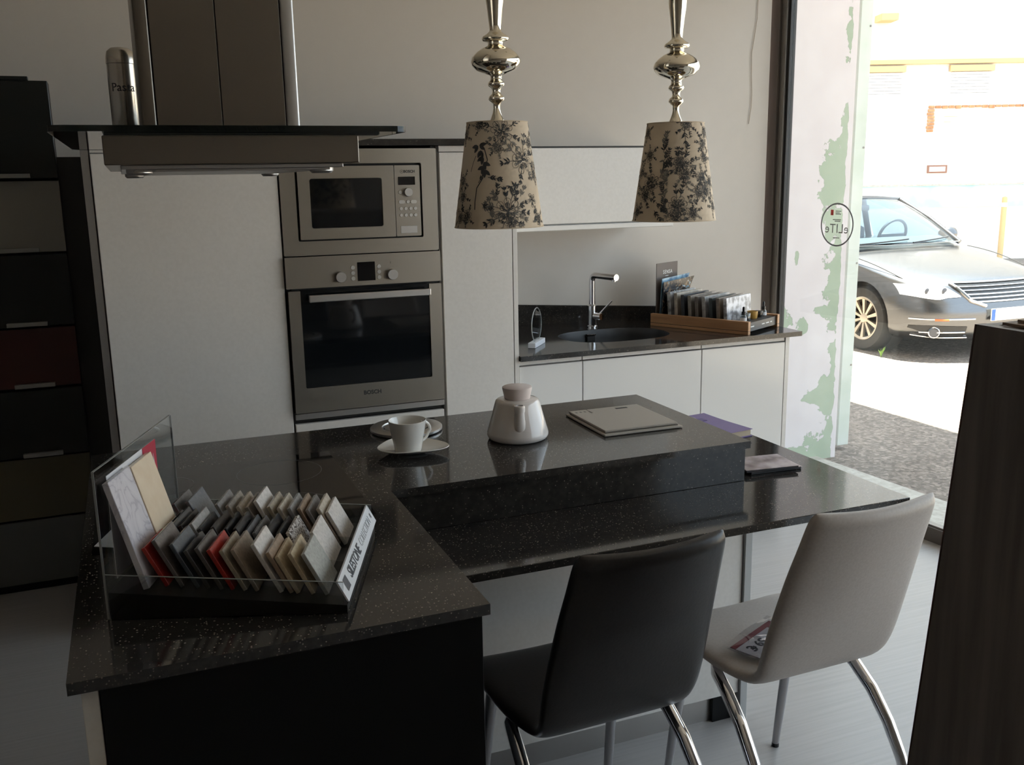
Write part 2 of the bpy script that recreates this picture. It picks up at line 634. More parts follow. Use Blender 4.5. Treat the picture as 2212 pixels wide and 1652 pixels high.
# patches (x, z, half width, half height) on the pillar face
for cx, cz, rx, rz_ in ((3.69, 2.33, 0.035, 0.13), (3.70, 1.78, 0.05, 0.20), (3.655, 1.56, 0.12, 0.20), (3.66, 1.35, 0.11, 0.14),
                        (3.70, 1.10, 0.10, 0.22), (3.67, 0.92, 0.09, 0.16), (3.59, 0.86, 0.07, 0.05), (3.27, 0.96, 0.04, 0.20),
                        (3.31, 0.80, 0.07, 0.13), (3.71, 0.52, 0.06, 0.22), (3.67, 0.34, 0.10, 0.14), (3.58, 0.36, 0.10, 0.06),
                        (3.71, 0.12, 0.07, 0.20), (3.63, 0.04, 0.17, 0.09), (3.45, 0.03, 0.12, 0.06), (3.47, 0.78, 0.05, 0.07), (3.40, 1.17, 0.015, 0.04)):
    ex = nmath(N, L, 'DIVIDE', nmath(N, L, 'SUBTRACT', sx.outputs[0], cx), rx)
    ez = nmath(N, L, 'DIVIDE', nmath(N, L, 'SUBTRACT', sx.outputs[2], cz), rz_)
    d2 = nmath(N, L, 'SQRT', nmath(N, L, 'ADD', nmath(N, L, 'MULTIPLY', ex, ex), nmath(N, L, 'MULTIPLY', ez, ez)))
    f = nmath(N, L, 'SUBTRACT', 1.0, d2)
    field = f if field is None else nmath(N, L, 'MAXIMUM', field, f)
field = nmath(N, L, 'MAXIMUM', field, -0.9)
val = nmath(N, L, 'ADD', nmath(N, L, 'MULTIPLY', field, 0.62), nmath(N, L, 'MULTIPLY', nmath(N, L, 'SUBTRACT', dn.outputs['Fac'], 0.5), 2.3))
edge = nmath(N, L, 'MULTIPLY', nmath(N, L, 'SUBTRACT', sx.outputs[0], 3.692), 30.0, True)     # an unpeeled strip survives along the corner
val = nmath(N, L, 'SUBTRACT', val, nmath(N, L, 'MULTIPLY', edge, 1.1))
msk = nmath(N, L, 'MULTIPLY', nmath(N, L, 'SUBTRACT', val, 0.06), 60, True)
n3 = N.new('ShaderNodeTexNoise')
n3.inputs['Scale'].default_value = 5
n3.inputs['Detail'].default_value = 5
L.new(tc.outputs['Object'], n3.inputs['Vector'])
green = ramp(N, L, n3.outputs['Fac'], [(0.35, (0.31, 0.38, 0.28)), (0.65, (0.38, 0.44, 0.34))])
white = ramp(N, L, n3.outputs['Fac'], [(0.3, (0.60, 0.55, 0.56)), (0.7, (0.66, 0.62, 0.63))])
mx = N.new('ShaderNodeMix')
mx.data_type = 'RGBA'
L.new(msk, mx.inputs[0])
L.new(white, mx.inputs[6])
L.new(green, mx.inputs[7])
L.new(mx.outputs[2], b.inputs['Base Color'])
bp = N.new('ShaderNodeBump')
bp.invert = True
bp.inputs['Strength'].default_value = 0.7
bp.inputs['Distance'].default_value = 0.004
L.new(msk, bp.inputs['Height'])
L.new(bp.outputs[0], b.inputs['Normal'])
pil = MB().box(3.10, 3.735, 4.30, 4.74, -0.02, 4.6)
pil = build('pillar', pil, pm)
pil['label'] = 'white street pillar outside the glass with paint peeling off green'
pil['category'] = 'pillar'
for zz in (2.40, 1.96, 1.58):
    nails = MB().lathe([(0, -0.003), (0.004, -0.003), (0.004, 0.004), (0, 0.004)], 10, mtx=T(3.265 + (2.40 - zz) * 0.03, 4.30, zz) @ RX(math.pi / 2))
    build('nail', nails, 'grey_frame', pil)
M['pale_green'] = noise_col(mat('pale_green_paint', (0.55, 0.63, 0.55), 0.5), 4, (0.50, 0.56, 0.49), (0.60, 0.64, 0.60))
pg = thing('metal_post', 'pale green metal shutter post just right of the peeling pillar', 'post', (3.87, 4.45, 0.01))
build('channel', MB().box(3.835, 3.92, 4.40, 4.48, 0.01, 4.59, 0.004), 'pale_green', pg)
for zz in (0.5, 1.1, 1.75, 2.4):
    bl = MB().lathe([(0, -0.004), (0.005, -0.003), (0.006, 0.002), (0, 0.002)], 10, mtx=T(3.905, 4.40, zz) @ RX(math.pi / 2))
    build('bolt', bl, 'grey_frame', pg)

# ================================================================== tall units, oven, microwave
YF = 3.565           # front plane of the units
grp_t = 'white tall kitchen units on the back wall'
c = thing('tall_cabinet', 'tall white flat-door cabinet left of the oven column', 'cabinet', (0.21, 3.87, 0))
build('body', MB().box(-0.095, 0.520, 3.587, 4.17, 0.12, 1.741), 'carcass', c)
build('side_panel', MB().box(-0.122, -0.097, 3.572, 4.17, 0.0, 1.741, 0.001), 'alu', c)
build('door', MB().box(-0.093, 0.519, YF, 3.586, 0.13, 1.720, 0.0015), 'white_front', c)
build('top_rail', MB().box(-0.093, 0.519, YF + 0.004, 3.587, 1.723, 1.741, 0.001), 'white_front', c)
build('plinth', MB().box(-0.095, 0.520, 3.62, 3.64, 0.0, 0.12), 'alu', c)
c = thing('oven_cabinet', 'white column cabinet housing the oven and the microwave', 'cabinet', (0.82, 3.87, 0))
build('body', MB().box(0.523, 0.541, 3.587, 4.17, 0.12, 1.741).box(1.102, 1.120, 3.587, 4.17, 0.12, 1.741)
      .box(0.541, 1.102, 4.14, 4.17, 0.12, 1.741).box(0.541, 1.102, 3.587, 4.17, 0.715, 0.733).box(0.541, 1.102, 3.61, 4.17, 1.338, 1.350), 'gap', c)
build('drawer_front', MB().box(0.527, 1.117, YF, 3.585, 0.13, 0.713, 0.0015), 'white_front', c)
build('trim_strip', MB().box(0.527, 1.117, YF - 0.008, 3.587, 0.732, 0.7545, 0.001), 'alu', c)
build('plinth', MB().box(0.523, 1.120, 3.62, 3.64, 0.0, 0.12), 'alu', c)
c = thing('pantry_cabinet', 'narrow tall white cabinet right of the oven column', 'cabinet', (1.285, 3.87, 0))
build('body', MB().box(1.124, 1.424, 3.587, 4.17, 0.12, 1.741), 'carcass', c)
build('door', MB().box(1.130, 1.424, YF, 3.586, 0.13, 1.716, 0.0015), 'white_front', c)
build('top_rail', MB().box(1.130, 1.424, YF + 0.004, 3.587, 1.719, 1.741, 0.001), 'white_front', c)
build('side_panel', MB().box(1.427, 1.446, YF, 4.38, 0.0, 1.741, 0.001), 'white_front', c)
build('plinth', MB().box(1.124, 1.424, 3.62, 3.64, 0.0, 0.12), 'alu', c)
single('cabinet_top', MB().box(-0.125, 1.450, 3.54, 4.18, 1.742, 1.766, 0.002), 'stone', 'dark flecked stone slab lying along the top of the tall units', 'slab', base=(0.66, 3.86, 1.742))

# microwave
mw = thing('microwave', 'stainless built-in microwave above the oven', 'microwave', (0.82, 3.75, 1.35))
build('frame', rframe(0.524, 1.116, 1.349, 1.732, YF - 0.006, YF + 0.012, 0.006, (0.580, 1.056, 1.401, 1.679, 0.006)), 'steel', mw)
build('cavity', MB().box(0.575, 1.062, YF + 0.013, 4.0, 1.396, 1.684), 'gap', mw)
dr = build('door', rframe(0.588, 0.9475, 1.407, 1.670, YF - 0.010, YF + 0.014, 0.004, (0.631, 0.900, 1.447, 1.626, 0.008)), 'steel', mw)
build('door_window', rframe(0.632, 0.899, 1.448, 1.625, YF - 0.006, YF + 0.010, 0.008), 'oven_glass', dr)
pn = build('control_panel', rframe(0.9495, 1.047, 1.407, 1.670, YF - 0.010, YF + 0.014, 0.004), 'steel', mw)
build('display', MB().box(0.963, 1.028, YF - 0.012, YF - 0.009, 1.598, 1.628), 'black_glass', pn)


def knob(x, z, r, h, name, parent, m='alu', y=YF - 0.010, seg=24):
    return build(name, MB().lathe([(0, 0), (r, 0), (r * 1.0, h * 0.8), (r * 0.92, h), (0, h)], seg, mtx=T(x, y, z) @ RX(math.pi / 2)), m, parent, smooth=True)


M['btn'] = mat('button_grey', (0.55, 0.53, 0.50), 0.35, 0.6)
knob(0.998, 1.571, 0.0165, 0.018, 'knob', pn)
knob(0.969, 1.571, 0.007, 0.003, 'button', pn, 'btn', seg=16)
for xx in (0.970, 0.9885, 1.0075, 1.0255):
    for zz in (1.510, 1.4855):
        knob(xx, zz, 0.0065, 0.003, 'button', pn, 'btn', seg=16)
knob(0.998, 1.535, 0.0065, 0.003, 'button', pn, 'btn', seg=16)
for xx in (0.974, 1.020):
    build('button', MB().prism(rrect(0.024, 0.013, 0.0063, 4), 0, 0.003, T(xx, YF - 0.010, 1.535) @ RX(math.pi / 2)), 'btn', pn)
build('flap', MB().box(0.966, 1.030, YF - 0.0115, YF - 0.009, 1.418, 1.445, 0.0005), 'alu', pn)
t = MB().text('BOSCH', 0.0135, T(1.007, YF - 0.0105, 1.647) @ FACE_Y, 0.0003, 0.0005)
t.text('H', 0.008, T(0.978, YF - 0.0105, 1.647) @ FACE_Y, 0.0003)
for k in range(20):
    a0, a1 = 2 * math.pi * k / 20, 2 * math.pi * (k + 1) / 20
    t.poly([(0.978 + r * math.cos(a), YF - 0.0107, 1.647 + r * math.sin(a)) for r, a in ((0.0058, a0), (0.0058, a1), (0.0068, a1), (0.0068, a0))])
build('lettering', t, 'print_dark', pn)

# oven
ov = thing('oven', 'stainless built-in oven with glass door and bar handle', 'oven', (0.82, 3.75, 0.757))
build('body', MB().box(0.545, 1.098, YF + 0.012, 4.1, 0.762, 1.335), 'gap', ov)
pn = build('control_panel', rframe(0.523, 1.117, 1.230, 1.3455, YF - 0.016, YF + 0.012, 0.003), 'steel', ov)
for xx in (0.723, 0.921):
    knob(xx, 1.266, 0.0205, 0.022, 'knob', pn, 'alu', YF - 0.016)
build('display', MB().box(0.790, 0.857, YF - 0.018, YF - 0.015, 1.247, 1.317), 'black_glass', pn)
for xx in (0.772, 0.872):
    for zz in (1.298, 1.278, 1.257):
        knob(xx, zz, 0.0075, 0.003, 'button', pn, 'btn', YF - 0.016, 16)
t = MB().text('1', 0.012, T(0.918, YF - 0.0165, 1.310) @ FACE_Y, 0.0003)
build('lettering', t, 'print_dark', pn)
dr = build('door', rframe(0.528, 1.117, 0.7585, 1.221, YF - 0.016, YF + 0.012, 0.003, (0.572, 1.068, 0.853, 1.30, 0.006)), 'steel', ov)
build('door_glass', rframe(0.573, 1.067, 0.854, 1.222, YF - 0.012, YF + 0.008, 0.004), 'oven_glass', dr)
hd = MB().box(0.597, 1.063, YF - 0.058, YF - 0.046, 1.181, 1.207, 0.003, 2)
hd.box(0.605, 0.625, YF - 0.048, YF - 0.012, 1.186, 1.202, 0.002).box(1.035, 1.055, YF - 0.048, YF - 0.012, 1.186, 1.202, 0.002)
build('handle', hd, 'alu', dr)
build('lettering', MB().text('BOSCH', 0.0215, T(0.825, YF - 0.0165, 0.815) @ FACE_Y, 0.0003, 0.0008), 'print_dark', dr)

# ================================================================== wall unit, base units, worktop
c = thing('wall_cabinet', 'long white lift-up wall cabinet above the sink', 'cabinet', (1.90, 4.02, 1.39))
build('body', MB().prism([(1.448, 3.905), (2.355, 3.905), (2.355, wall_y(2.355) - 0.002), (1.448, wall_y(1.448) - 0.002)], 1.389, 1.741), 'white_front', c)
build('lift_door', MB().box(1.450, 2.353, 3.880, 3.902, 1.414, 1.741, 0.0015), 'white_front', c)
build('grip_strip', MB().box(1.450, 2.353, 3.872, 3.904, 1.385, 1.408, 0.003), 'white_gloss', c)
build('top_edge', MB().box(1.448, 2.355, 3.878, 4.10, 1.742, 1.748), 'print_dark', c)
edges = (1.448, 1.740, 2.330, 2.782)
lab = ('narrow white base cabinet beside the pantry, below the worktop', 'wide white base cabinet below the sink', 'white base cabinet at the window end of the worktop')
for k in range(3):
    x0, x1 = edges[k], edges[k + 1]
    c = thing('base_cabinet', lab[k], 'cabinet', ((x0 + x1) / 2, 3.8, 0), group='white base cabinets below the worktop')
    build('body', MB().prism([(x0 + 0.001, 3.600), (x1 - 0.001, 3.600), (x1 - 0.001, wall_y(x1) - 0.02), (x0 + 0.001, wall_y(x0) - 0.02)], 0.12, 0.70 if k == 1 else 0.876), 'carcass', c)
    build('door', MB().box(x0 + 0.002, x1 - 0.002, YF + 0.008, 3.598, 0.13, 0.852, 0.0015), 'white_gloss', c)
    build('grip_rail', MB().box(x0 + 0.002, x1 - 0.002, YF + 0.014, 3.604, 0.857, 0.876, 0.001), 'white_front', c)
    build('plinth', MB().box(x0, x1, 3.66, 3.68, 0, 0.12), 'alu', c)
    if k == 2:
        build('side_panel', MB().prism([(x1 + 0.001, YF + 0.008), (x1 + 0.022, YF + 0.008), (x1 + 0.022, wall_y(x1) - 0.02), (x1 + 0.001, wall_y(x1) - 0.02)], 0.0, 0.876), 'white_front', c)
wt = MB().prism([(1.448, 3.55), (2.856, 3.55), (2.856, wall_y(2.856) - 0.003), (1.448, wall_y(1.448) - 0.003)], 0.878, 0.900)
SK = (2.045, 3.872)


def sup(rx, ry, n=40, e=2.6):
    out = []
    for k in range(n):
        a = 2 * math.pi * k / n
        ca, sa = math.cos(a), math.sin(a)
        out.append((SK[0] + rx * math.copysign(abs(ca) ** (2 / e), ca), SK[1] + ry * math.copysign(abs(sa) ** (2 / e), sa)))
    return out


wt.cut(MB().prism(sup(0.262, 0.178), 0.85, 0.95))
single('worktop', wt, 'stone', 'dark flecked stone worktop with the inset sink by the window', 'worktop', base=(2.15, 3.8, 0.878))
ups = MB()
xa, xb = 1.448, 2.856
n0 = Vector((0.196, 0.98))
pa, pb = (xa, wall_y(xa)), (xb, wall_y(xb))
th = 0.02
fa, fb = (pa[0], pa[1] - th), (pb[0], pb[1] - th)
za, zb = 1.017, 0.947
ups.hexa([(*fa, 0.9), (*fb, 0.9), (*pb, 0.9), (*pa, 0.9), (*fa, za), (*fb, zb), (*pb, zb), (*pa, za)])
single('upstand', ups, 'stone', 'dark flecked stone upstand along the wall behind the sink', 'upstand', base=(2.15, 4.24, 0.9))
sk = thing('sink', 'black rounded undermount sink let into the worktop', 'sink', (SK[0], SK[1], 0.72))
M['sink'] = mat('black_composite', (0.010, 0.010, 0.011), 0.45)
mb = MB()
prof = [(1.0, 1.0, 0.899), (0.99, 0.985, 0.892), (0.97, 0.96, 0.86), (0.94, 0.92, 0.76), (0.85, 0.80, 0.725), (0.3, 0.3, 0.722)]
rings = [[mb.bm.verts.new((x, y, z)) for x, y in sup(0.2615 * a, 0.1775 * bb)] for a, bb, z in prof]
for r0, r1 in zip(rings, rings[1:]):
    for k in range(len(r0)):
        k2 = (k + 1) % len(r0)
        mb.bm.faces.new((r0[k], r0[k2], r1[k2], r1[k]))
mb.bm.faces.new(rings[-1])
build('bowl', mb, 'sink', sk, smooth=True)
build('overflow', MB().box(1.985, 2.030, SK[1] + 0.156, SK[1] + 0.171, 0.845, 0.874, 0.003), 'gap', sk)
build('overflow_trim', MB().box(1.985, 2.030, SK[1] + 0.152, SK[1] + 0.171, 0.876, 0.882, 0.001), 'chrome', sk)
build('drain', MB().lathe([(0, 0.004), (0.03, 0.004), (0.042, 0.002), (0.042, 0)], 24, (SK[0], SK[1], 0.724)), 'chrome', sk, smooth=True)
# tap
tp = thing('faucet', 'chrome L-shaped mixer tap standing behind the sink', 'faucet', (2.06, 4.125, 0.9))
build('base', MB().lathe([(0, 0), (0.026, 0), (0.026, 0.006), (0.0225, 0.010), (0.0225, 0.105), (0.016, 0.112), (0, 0.112)], 24, (2.06, 4.125, 0.9)), 'chrome', tp, smooth=True)
arc = [(2.06, 4.125, 1.01), (2.06, 4.125, 1.125)]
sd = Vector((0.22, -0.975, 0)).normalized()
for k in range(1, 7):
    a = math.radians(15 * k)
    p = Vector((2.06, 4.125, 1.125)) + sd * 0.028 * (1 - math.cos(a)) + Vector((0, 0, 0.028 * math.sin(a)))
    arc.append(tuple(p))
arc.append(tuple(Vector(arc[-1]) + sd * 0.15))
build('spout', MB().tube(arc, 0.0155, 16), 'chrome', tp, smooth=True)
e = Vector(arc[-1])
build('nozzle', MB().tube([tuple(e - sd * 0.018 + Vector((0, 0, -0.008))), tuple(e - sd * 0.018 + Vector((0, 0, -0.020)))], 0.010, 14), 'chrome', tp, smooth=True)
h0 = Vector((2.06, 4.125, 0.955))
hd_ = Vector((0.45, -0.89, 0)).normalized()
build('valve', MB().tube([tuple(h0), tuple(h0 + hd_ * 0.055)], 0.017, 18), 'chrome', tp, smooth=True)
h1 = h0 + hd_ * 0.045
build('lever', MB().tube([tuple(h1 + Vector((0, 0, 0.012))), tuple(h1 + Vector((0.055, -0.02, 0.075)))], [0.005, 0.004], 10), 'chrome', tp, smooth=True)

# ================================================================== island: cabinets, L-shaped top, lower table
IX0, IX1, IY0, IYI, IY1 = -0.146, 0.520, 1.432, 2.098, 2.738
BX1 = 1.532
TZ = 0.785
single('island_worktop', MB().prism([(IX0, IY0), (IX1, IY0), (IX1, IYI), (BX1, IYI), (BX1, IY1), (IX0, IY1)], 0.880, 0.900), 'stone',
       'dark flecked L-shaped stone island top with raised bar', 'worktop', base=(0.2, 2.1, 0.88))
c = thing('island_cabinet', 'black fronted island cabinet under the hob, nearest the camera', 'cabinet', (0.19, 2.0, 0))
build('body', MB().box(-0.100, 0.500, 1.475, 2.70, 0.09, 0.879), 'black_front', c)
build('front_panel', MB().box(-0.104, 0.512, 1.452, 1.474, 0.0, 0.879, 0.001), 'black_front', c)
build('side_panel', MB().box(-0.130, -0.106, 1.455, 2.72, 0.0, 0.879, 0.001), 'white_front', c)
c = thing('bar_cabinet', 'white cabinet under the raised bar behind the chairs', 'cabinet', (1.05, 2.4, 0))
build('body', MB().box(0.530, 1.590, 2.202, 2.70, 0.09, 0.762), 'carcass', c)
build('back_panel', MB().box(0.522, 1.578, 2.180, 2.200, 0.09, 0.762, 0.001), 'white_front', c)
build('end_panel', MB().box(1.580, 1.604, 2.170, 2.71, 0.0, 0.762, 0.001), 'carcass', c)
build('plinth', MB().box(0.522, 1.578, 2.210, 2.225, 0.0, 0.088), 'alu', c)
build('plinth_end_shade', MB().box(1.50, 1.578, 2.195, 2.209, 0.0, 0.088), 'black_front', c)  # black slip paints the shade at the plinth's right end
single('bar_riser', MB().box(0.522, 1.522, 2.108, 2.128, TZ + 0.001, 0.879).box(1.502, 1.522, 2.128, 2.728, TZ + 0.001, 0.879), 'stone',
       'dark flecked stone riser between the lower table and the raised bar', 'riser', base=(1.0, 2.12, TZ))
single('lower_table', MB().box(0.522, 1.828, 1.812, 2.742, TZ - 0.020, TZ, 0.0012), 'stone', 'dark flecked lower stone tabletop where the chairs stand', 'table', base=(1.17, 2.28, TZ - 0.02))
M['white_leg'] = mat('white_metal', (0.65, 0.65, 0.64), 0.4)

# hob
hb = thing('hob', 'black glass hob flush on the island under the hood', 'hob', (0.16, 2.23, 0.9))
build('glass_plate', MB().box(-0.125, 0.450, 1.957, 2.500, 0.9001, 0.9006), 'black_glass', hb)
M['hob_mark'] = mat('hob_marking', (0.10, 0.10, 0.10), 0.3)
for cx, cy, r in ((0.02, 2.10, 0.09), (0.30, 2.10, 0.075), (0.02, 2.36, 0.075), (0.30, 2.36, 0.105)):
    mk = MB()
    for k in range(36):
        a0, a1 = 2 * math.pi * k / 36, 2 * math.pi * (k + 1) / 36
        mk.poly([(cx + q * math.cos(a), cy + q * math.sin(a), 0.9008) for q, a in ((r - 0.0015, a0), (r - 0.0015, a1), (r, a1), (r, a0))])
    build('zone_ring', mk, 'hob_mark', hb)

# ================================================================== cooker hood
hd = thing('cooker_hood', 'stainless island cooker hood with smoked glass canopy hanging over the hob', 'hood', (0.194, 2.15, 1.64))
pts = rrect(0.600, 0.900, 0.028, 6, 0.194, 2.184)
build('glass_canopy', MB().prism(pts, 1.702, 1.711), 'hood_glass', hd)
M['hood_edge'] = mat('dark_glass_edge', (0.010, 0.014, 0.014), 0.15)
ed = MB()
for i in range(len(pts)):
    p, q = pts[i], pts[(i + 1) % len(pts)]
    ed.poly([(p[0], p[1], 1.7015), (q[0], q[1], 1.7015), (q[0], q[1], 1.7115), (p[0], p[1], 1.7115)])
bmesh.ops.remove_doubles(ed.bm, verts=ed.bm.verts, dist=1e-5)
build('canopy_edge', ed, 'hood_edge', hd)
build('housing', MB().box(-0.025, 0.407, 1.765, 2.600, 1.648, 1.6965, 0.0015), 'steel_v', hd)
build('shadow_joint', MB().box(-0.021, 0.403, 1.770, 2.596, 1.6966, 1.7012), 'hood_edge', hd)
build('filter_frame', MB().box(0.0, 0.382, 1.79, 2.575, 1.641, 1.648, 0.001), 'alu', hd)
for k in range(16):
    y0 = 1.81 + k * 0.0465
    build('filter_slat', MB().box(0.02, 0.362, y0, y0 + 0.036, 1.637, 1.641, 0.001), 'alu', hd)
for (lx, ly) in ((0.03, 2.52), (0.35, 2.52), (0.03, 1.835), (0.35, 1.835)):
    build('lamp', MB().lathe([(0, -0.006), (0.018, -0.006), (0.022, -0.002), (0.022, 0.004), (0, 0.004)], 20, (lx, ly, 1.637)), 'alu', hd, smooth=True)
cz0, cz1 = 1.712, 2.9


def chim(x0, x1, y0, y1, r):
    return MB().prism(rrect(x1 - x0, y1 - y0, r, 4, (x0 + x1) / 2, (y0 + y1) / 2), cz0, cz1)


build('chimney_core', chim(0.062, 0.330, 2.012, 2.288, 0.002), 'gap', hd)
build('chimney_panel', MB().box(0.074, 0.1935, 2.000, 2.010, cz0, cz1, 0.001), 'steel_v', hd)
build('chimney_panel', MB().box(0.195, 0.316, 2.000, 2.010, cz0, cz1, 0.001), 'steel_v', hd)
build('corner_profile', MB().prism(rrect(0.026, 0.300, 0.004, 3, 0.331, 2.150), cz0, cz1), 'alu', hd, smooth=True)  # brighter metal paints in the bright reflection on this corner
build('corner_profile', MB().prism(rrect(0.026, 0.300, 0.004, 3, 0.060, 2.150), cz0, cz1), 'steel_v', hd, smooth=True)  # same profile, darker metal paints in the dark room's reflection
# steel pasta canister standing on the canopy
cn = thing('canister', 'tall steel pasta canister standing on the hood glass', 'canister', (0.022, 2.42, 1.7115))
C0 = (0.022, 2.42, 1.7115)
M['steel_can'] = mat('satin_steel', (0.62, 0.57, 0.50), 0.22, 1.0)
build('body', MB().lathe([(0, 0), (0.029, 0), (0.0305, 0.002), (0.0305, 0.170), (0, 0.170)], 32, C0), 'steel_can', cn, smooth=True)
build('lid', MB().lathe([(0, 0.171), (0.0315, 0.171), (0.0315, 0.176), (0.031, 0.186), (0.028, 0.198), (0.020, 0.205), (0.008, 0.207), (0, 0.207)], 32, C0), 'steel_can', cn, smooth=True)
t = MB().text('Pasta', 0.026, Matrix.Identity(4), 0.0002)
for v in t.bm.verts:
    a = -math.pi / 2 + v.co.x / 0.0307
    v.co = Vector((C0[0] + (0.0308 + v.co.z) * math.cos(a), C0[1] + (0.0308 + v.co.z) * math.sin(a), C0[2] + 0.118 + v.co.y))
build('lettering', t, 'print_dark', cn)

# ================================================================== pendant lamps
M['shade_cloth'] = noise_col(mat('beige_shade_cloth', (0.68, 0.56, 0.42), 0.85), 9, (0.56, 0.455, 0.335), (0.65, 0.54, 0.41))
M['shade_in'] = mat('shade_lining', (0.55, 0.48, 0.38), 0.8)
M['toile'] = mat('toile_print', (0.045, 0.045, 0.045), 0.9)
M['toile_grey'] = mat('toile_print_grey', (0.17, 0.155, 0.135), 0.9)
SH_R0, SH_R1, SH_H = 0.080, 0.119, 0.272


class Print:
    """flat ornament drawn on the cone of a lamp shade; motif space in metres"""

    def __init__(s, face, seed):
        s.dark, s.grey, s.face, s.r = MB(), MB(), face, random.Random(seed)

    def put(s, pts, org, dark=True):
        th0, t0 = org
        mb = s.dark if dark else s.grey
        out = []
        for dx, dy in pts:
            t = t0 + dy / SH_H
            if t < 0.006:
                t = 0.006
            if t > 0.994:
                t = 0.994
            rr = SH_R0 + (SH_R1 - SH_R0) * t + 0.0007
            a = s.face + th0 + dx / rr
            out.append((rr * math.cos(a), rr * math.sin(a), SH_H * (1 - t)))
        try:
            mb.poly(out)
        except ValueError:
            pass

    def leaf(s, org, x, y, ang, ln, wd, dark=True):
        ca, sa = math.cos(ang), math.sin(ang)
        p = []
        for u, w in ((0, 0), (0.25, 0.42), (0.55, 0.5), (0.82, 0.28), (1, 0), (0.82, -0.24), (0.55, -0.42), (0.25, -0.36)):
            p.append((x + u * ln * ca - w * wd * sa, y + u * ln * sa + w * wd * ca))
        s.put(p, org, dark)

    def stroke(s, org, pl, w, dark=True):
        for (x0, y0), (x1, y1) in zip(pl, pl[1:]):
            d = math.hypot(x1 - x0, y1 - y0) or 1
            nx, ny = -(y1 - y0) / d * w / 2, (x1 - x0) / d * w / 2
            s.put([(x0 + nx, y0 + ny), (x1 + nx, y1 + ny), (x1 - nx, y1 - ny), (x0 - nx, y0 - ny)], org, dark)

    def petal(s, org, x, y, ang, ln, wd):
        ca, sa = math.cos(ang), math.sin(ang)
        q = []
        for u, w in ((0, 0), (0.3, 0.40), (0.65, 0.52), (0.9, 0.36), (1.0, 0.05), (0.94, -0.3), (0.65, -0.5), (0.3, -0.4), (0, 0)):
            q.append((x + u * ln * ca - w * wd * sa, y + u * ln * sa + w * wd * ca))
        s.stroke(org, q, 0.0009 + 0.0007 * s.r.random(), s.r.random() < 0.65)
        for k in range(2):
            a = ang + (k - 0.5) * 0.35
            s.leaf(org, x, y, a, ln * (0.5 + 0.3 * s.r.random()), wd * 0.20, s.r.random() < 0.6)

    def flower(s, org, R, x=0.0, y=0.0, n=7):
        off = s.r.random() * 6
        for ring, (rr, m) in enumerate(((1.0, n), (0.66, n - 1), (0.36, n - 3))):
            for k in range(m):
                a = off + ring * 0.4 + 2 * math.pi * k / m
                b0 = R * rr * 0.38
                s.petal(org, x + b0 * math.cos(a), y + b0 * math.sin(a), a + s.r.uniform(-0.25, 0.25), R * rr * s.r.uniform(0.5, 0.68), R * rr * 0.5)
        for k in range(6):
            s.leaf(org, x, y, s.r.random() * 6.3, R * 0.34, R * 0.14)

    def sprig(s, org, ang, ln, n=4, wd=0.0055, dark=True, x=0.0, y=0.0):
        ca, sa = math.cos(ang), math.sin(ang)
        bend = s.r.uniform(-0.25, 0.25)
        pl = []
        for k in range(6):
            u = k / 5
            pl.append((x + ln * u * ca - bend * ln * u * u * sa, y + ln * u * sa + bend * ln * u * u * ca))
        s.stroke(org, pl, 0.0015, dark)
        for k in range(1, n + 1):
            i = min(5, int(round(5 * k / n)))
            for sg in (-1, 1):
                s.leaf(org, pl[i][0], pl[i][1], ang + sg * s.r.uniform(0.5, 0.95), ln * s.r.uniform(0.34, 0.46), wd * s.r.uniform(0.55, 0.8), dark)
        s.leaf(org, pl[5][0], pl[5][1], ang, ln * 0.35, wd * 0.7, dark)

    def bouquet(s, org, R, k=7):
        s.flower(org, R)
        for i in range(k):
            a = 2 * math.pi * (i + s.r.random() * 0.6) / k
            s.sprig(org, a, R * s.r.uniform(0.7, 1.1), 3, R * 0.2, s.r.random() < 0.7, R * 0.75 * math.cos(a), R * 0.75 * math.sin(a))


def fx(f):
    return math.asin(max(-0.98, min(0.98, f)))


